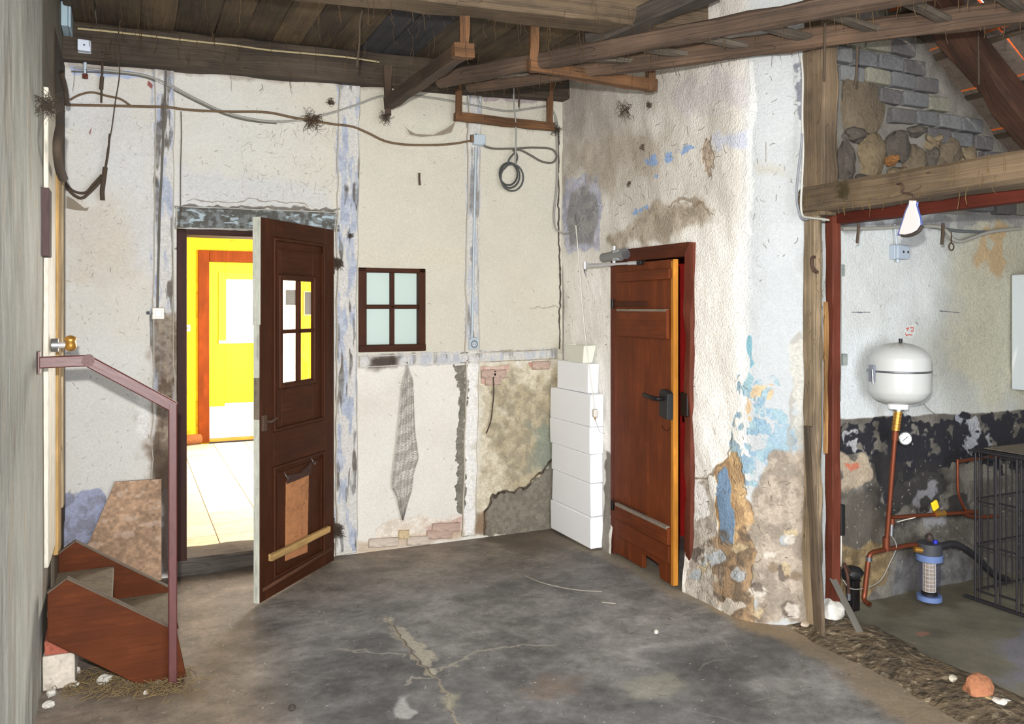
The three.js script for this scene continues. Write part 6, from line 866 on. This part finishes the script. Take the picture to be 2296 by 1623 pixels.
  // white wall cabinet cut by the right edge of the view
  const k0 = B.uv(2267, 740, 0.01), cb = thing('wall_cabinet', 'white metal wall cabinet at the right edge above the cage', 'cabinet'), u0 = k0[0], ya = B.uv(2270, 873, 0.01)[1], yz = B.uv(2270, 616, 0.01)[1]; part(cb, 'case', boxOn(B, u0, u0 + 0.42, ya, yz, 0.01, 0.15, 0.008), M(196, 204, 208, 0.5)); part(cb, 'front', boxOn(B, u0 - 0.004, u0 + 0.424, ya - 0.004, yz + 0.004, 0.15, 0.165, 0.006), M(198, 208, 212, 0.5)); part(cb, 'latch', boxOn(B, u0 + 0.36, u0 + 0.4, (ya + yz) / 2 - 0.02, (ya + yz) / 2 + 0.02, 0.164, 0.176, 0.004), mSteel);
  // cables and tray along the top of the annex wall
  cable('cable', 'thick grey cable bundle sagging along the top of the annex wall', B, [[1888, 512], [1950, 512], [2030, 508], [2070, 507], [2110, 510], [2126, 522], [2136, 536], [2155, 541], [2180, 533], [2220, 520], [2290, 512]], 0.011, mCable, 0.04); cable('cable', 'dark cable running level above the sagging grey bundle', B, [[2040, 505], [2090, 509], [2150, 518], [2230, 520]], 0.009, M(92, 96, 98, 0.6), 0.03);
  cable('cable', 'pale vertical cable on the annex wall right beside the red jamb', B, [[1880, 520], [1884, 620], [1884, 760], [1883, 900]], 0.006, mCable, 0.02);
  for (const [x, y] of [[1887, 606], [1893, 806]]) { const q = B.at(x, y, 0.02); single('cable_clip', box(0.03, 0.06, 0.02, 0.004).translate(q.x, q.y, q.z), grime(150, 160, 158, 0.7), y < 700 ? 'upper grey clip plate on the annex wall beside the jamb' : 'lower grey clip plate on the annex wall beside the jamb', 'clip'); }
  const js = thing('cable_hook', 'rusty iron hook hanging from the annex cables', 'hook'), jp = B.at(2133, 545, 0.05); part(js, 'ring', new THREE.TorusGeometry(0.02, 0.0035, 6, 20).translate(jp.x, jp.y - 0.02, jp.z), mRust); part(js, 'shank', rod(V3(jp.x, jp.y, jp.z), V3(jp.x, jp.y + 0.06, jp.z), 0.0035, 6), mRust);
}
// enamel scoop on its hook on the beam
{
  const P = new Plane(XO - 0.1, 0, 0, 1), g = thing('enamel_scoop', 'white enamelled scoop with blue back hanging from the annex beam', 'scoop'), pts = P.uvs([[2041, 449], [2055, 450], [2054, 460], [2058, 474], [2063, 490], [2064, 504], [2056, 516], [2044, 523], [2030, 526], [2018, 525], [2020, 515], [2027, 495], [2033, 475], [2040, 460]]);
  part(g, 'bowl', extrude(pts, 0.006, 0.003).applyMatrix4(P.M), M(214, 207, 206, 0.4)); part(g, 'blue_back', extrude(pts.map(([a, b]) => [a - 0.012, b - 0.002]), 0.004, 0.002).translate(0, 0, -0.028).applyMatrix4(P.M), M(70, 84, 150, 0.35), 'blue enamelled back');
  part(g, 'lip', tube(pts.slice(5, 10).map(([a, b]) => P.pt(a, b - 0.004, -0.01)), 0.008, 24, 8), M(56, 48, 44, 0.6), 'worn dark lip'); part(g, 'side_wall', extrude(P.uvs([[2041, 449], [2040, 460], [2018, 525], [2011, 528], [2030, 470]]), 0.02, 0.002).translate(0, 0, -0.02).applyMatrix4(P.M), M(96, 106, 160, 0.4), 'blue side');
  part(g, 'hook', tube([O.at(2012, 413, 0.075), P.at(2021, 412, 0.0), P.at(2025, 420, 0), P.at(2022, 430, 0), P.at(2038, 434, 0), P.at(2048, 438, 0), P.at(2048, 452, 0)], 0.0045, 40, 6), mRust, 'rusty iron hook');
}
// ---------------------------------------------------------------- cobwebs, dust threads, straw tufts
{
  const dust = (name, label, P, px, w, off = 0.03) => single(name, tube(on(P, px, off), w, px.length * 5, 5), mWeb, label, 'cobweb');
  single('cobweb', tube([...on(F, [[270, 40], [262, 120], [268, 160], [258, 230], [250, 290]], 0.16), ...on(F, [[242, 330], [236, 370], [230, 400]], 0.1)], 0.003, 50, 5), mWeb, 'long dusty thread hanging in the left corner', 'cobweb');
  single('cobweb', merge([tube(on(F, [[236, 375], [232, 405], [229, 430], [230, 448]], 0.1), 0.014, 12, 6), tube(on(F, [[246, 300], [242, 345], [236, 380]], 0.1), 0.006, 12, 6)]), mWeb, 'thick sooty cobweb end dangling left of the first post', 'cobweb');
  single('cobweb', merge([tube(on(F, [[142, 385], [148, 410], [165, 428], [190, 432], [210, 412], [228, 392]], 0.08), 0.007, 30, 6), tube(on(F, [[143, 405], [160, 432], [182, 444], [200, 432], [228, 402]], 0.08), 0.0085, 30, 6)]), mWeb, 'sooty cobweb swag between the left corner and the dangling end', 'cobweb');
  single('cobweb', merge([tube(on(F, [[230, 130], [229, 165], [228, 185], [227, 230]], 0.07), 0.006, 14, 5), tube(on(F, [[229, 172], [228, 182], [227, 200]], 0.07), 0.012, 6, 6)]), mWeb, 'short dark cobweb strand right of the pale junction box', 'cobweb');
  dust('cobweb', 'short dark cobweb mat in the left corner at the brown cable end', L, [[136, 160], [146, 200], [150, 234]], 0.012, 0.05); dust('cobweb', 'thick brown cobweb mat in the left corner above the sooty swag', L, [[134, 290], [128, 330], [132, 370], [142, 400]], 0.02, 0.06);
  const sheet = (l, P, off, lab) => { const m = new THREE.MeshStandardMaterial({ color: new THREE.Color('rgb(150,138,120)'), roughness: 1, transparent: true, opacity: 0.62, side: THREE.DoubleSide }); single('cobweb', extrude(P.uvs(l), 0.001, 0).translate(0, 0, off).applyMatrix4(P.M), m, lab, 'cobweb'); };
  sheet([[900, 285], [914, 306], [940, 310], [985, 306], [1005, 300], [1015, 275], [995, 292], [965, 306], [925, 304], [908, 294]], F, 0.06, 'grey cobweb sheet sagging left of the corner hanger'); sheet([[150, 440], [165, 448], [190, 468], [200, 466], [196, 474], [172, 472], [150, 468]], F, 0.03, 'brown cobweb wing low in the left corner');
  reseed(91);
  const tuft = (P, x, y, r, off, n, lab, m = mWeb, name = 'cobweb_tuft') => { const l = [], c = P.at(x, y, off); for (let i = 0; i < n; i++) { const d = V3(rr(-1, 1), rr(-1.2, 0.8), rr(-0.6, 0.6)).normalize().multiplyScalar(r * rr(0.2, 0.7)), s = V3(rr(-1, 1), rr(-1, 1), rr(-0.5, 0.5)).multiplyScalar(r * 0.55 * Math.sqrt(rnd())); d.add(s); l.push(tube([c.clone().add(s), c.clone().add(s.clone().lerp(d, 0.5)).add(V3(rr(-1, 1), rr(-1, 1), 0).multiplyScalar(r * 0.3)), c.clone().add(d)], 0.0011, 4, 3)); } single(name, merge(l), m, lab, name === 'cobweb_tuft' ? 'cobweb' : 'straw', null, 'stuff'); };
  tuft(F, 700, 268, 0.09, 0.04, 130, 'straw tuft caught on the brown cable', grime(122, 96, 70, 1), 'straw_tuft'); tuft(F, 757, 590, 0.05, 0.1, 200, 'dusty cobweb tuft at the upper hinge of the open door'); tuft(F, 752, 1188, 0.07, 0.1, 260, 'dusty cobweb tuft at the lower hinge of the open door'); tuft(F, 786, 528, 0.03, 0.03, 60, 'small cobweb tuft at the right end of the lintel'); tuft(F, 742, 228, 0.035, 0.05, 70, 'small dark tuft hanging left of the second post'); tuft(R, 1455, 235, 0.03, 0.05, 80, 'dark nest remains on the right wall below the hanger'); tuft(R, 1402, 245, 0.09, 0.05, 60, 'tangle of dark straw hanging under the light hanger bar', grime(110, 92, 74, 1), 'straw_tuft'); tuft(F, 1248, 290, 0.06, 0.06, 90, 'cobweb tuft where the trapeze hanger meets the corner'); tuft(L, 105, 235, 0.07, 0.04, 160, 'brown cobweb tuft on top of the white door casing', grime(110, 98, 84, 1)); tuft(F, 865, 262, 0.06, 0.14, 90, 'cobweb tuft at the foot of the slanting hanger'); tuft(O, 1895, 425, 0.06, 0.08, 200, 'mossy straw tuft on the joint of post and annex beam', grime(112, 98, 60, 1), 'straw_tuft'); tuft(R, 1410, 412, 0.025, 0.02, 50, 'old mud nest scrap in the middle of the right wall'); tuft(R, 1440, 330, 0.03, 0.03, 30, 'thin straw wisp on the right wall above the blue flakes', grime(110, 92, 74, 1), 'straw_tuft');
  dust('cobweb', 'dusty twisted thread hanging by the pale cord', F, [[1163, 130], [1166, 170], [1164, 200], [1163, 240]], 0.006, 0.3); dust('cobweb', 'thick dusty thread fallen across the wall above the shawl', F, [[940, 388], [940, 400], [941, 415]], 0.0075, 0.02); dust('cobweb', 'knotted dark string hanging in the mouldy panel', F, [[1106, 845], [1107, 880], [1104, 915], [1100, 945], [1090, 972]], 0.0045, 0.03); dust('cobweb', 'long straw-coloured strand hanging in front of the ceiling boards', new Plane(0, 1.2, 1, 0), [[822, 0], [808, 40], [806, 90], [800, 150]], 0.005, 0);
  dust('cobweb', 'short dark string at the top of the post', O, [[1850, 48], [1849, 110], [1847, 180]], 0.006, 0.16); dust('cobweb', 'dark dusty string hanging before the grey bricks', B, [[1922, 105], [1921, 150], [1918, 190]], 0.006, 0.4); dust('cobweb', 'thin dark string hanging before the tiles', B, [[2193, 72], [2194, 130], [2195, 190]], 0.005, 0.4); dust('cobweb', 'dark dusty strand below the annex beam left of the scoop', B, [[1925, 500], [1924, 520], [1922, 545]], 0.007, 0.25); dust('cobweb', 'dark dusty strand below the annex beam right of the scoop', B, [[2115, 500], [2114, 525], [2112, 548]], 0.009, 0.25);
  // chaff hanging all over beams, boards and ladder
  const l = []; for (let i = 0; i < 520; i++) { const x = rr(160, 1560), y = rr(-10, 200), P = i % 2 ? new Plane(0, rr(0.15, BZ - 0.05), 1, 0) : new Plane(0, BZ + 0.2, 1, 0), a = P.at(x, y); if (a.y > 3.14 || a.y < 2.8 || a.x > -0.1 || a.x < XL + 0.05) continue; const n = rr(0.02, 0.12); l.push(tube([a, V3(a.x + rr(-0.01, 0.01), a.y - n / 2, a.z), V3(a.x + rr(-0.02, 0.02), a.y - n, a.z + rr(-0.01, 0.01))], rr(0.0008, 0.0018), 3, 3)); }
  single('hay_wisps', merge(l), grime(124, 98, 66, 1), 'wisps of hay and dust dangling from boards and beams', 'hay', null, 'stuff');
  const l2 = []; for (let i = 0; i < 130; i++) { const t = rnd(), a = V3(XO - 0.08, rr(2.03, 2.17), rr(2.1, 3.2)); if (rnd() < 0.4) a.set(XO - 0.065, rr(1.2, 3.0), 2.2 + rr(-0.06, 0.06)); const n = rr(0.01, 0.07); l2.push(tube([a, V3(a.x - 0.006, a.y - n / 2, a.z + rr(-0.006, 0.006)), V3(a.x - 0.004, a.y - n, a.z + rr(-0.01, 0.01))], rr(0.0008, 0.0016), 3, 3)); }
  single('hay_wisps', merge(l2), grime(150, 124, 82, 1), 'wisps of hay sticking to the annex post and beam', 'hay', null, 'stuff');
}
settle(); shade(scene);
renderer.render(scene, camera);
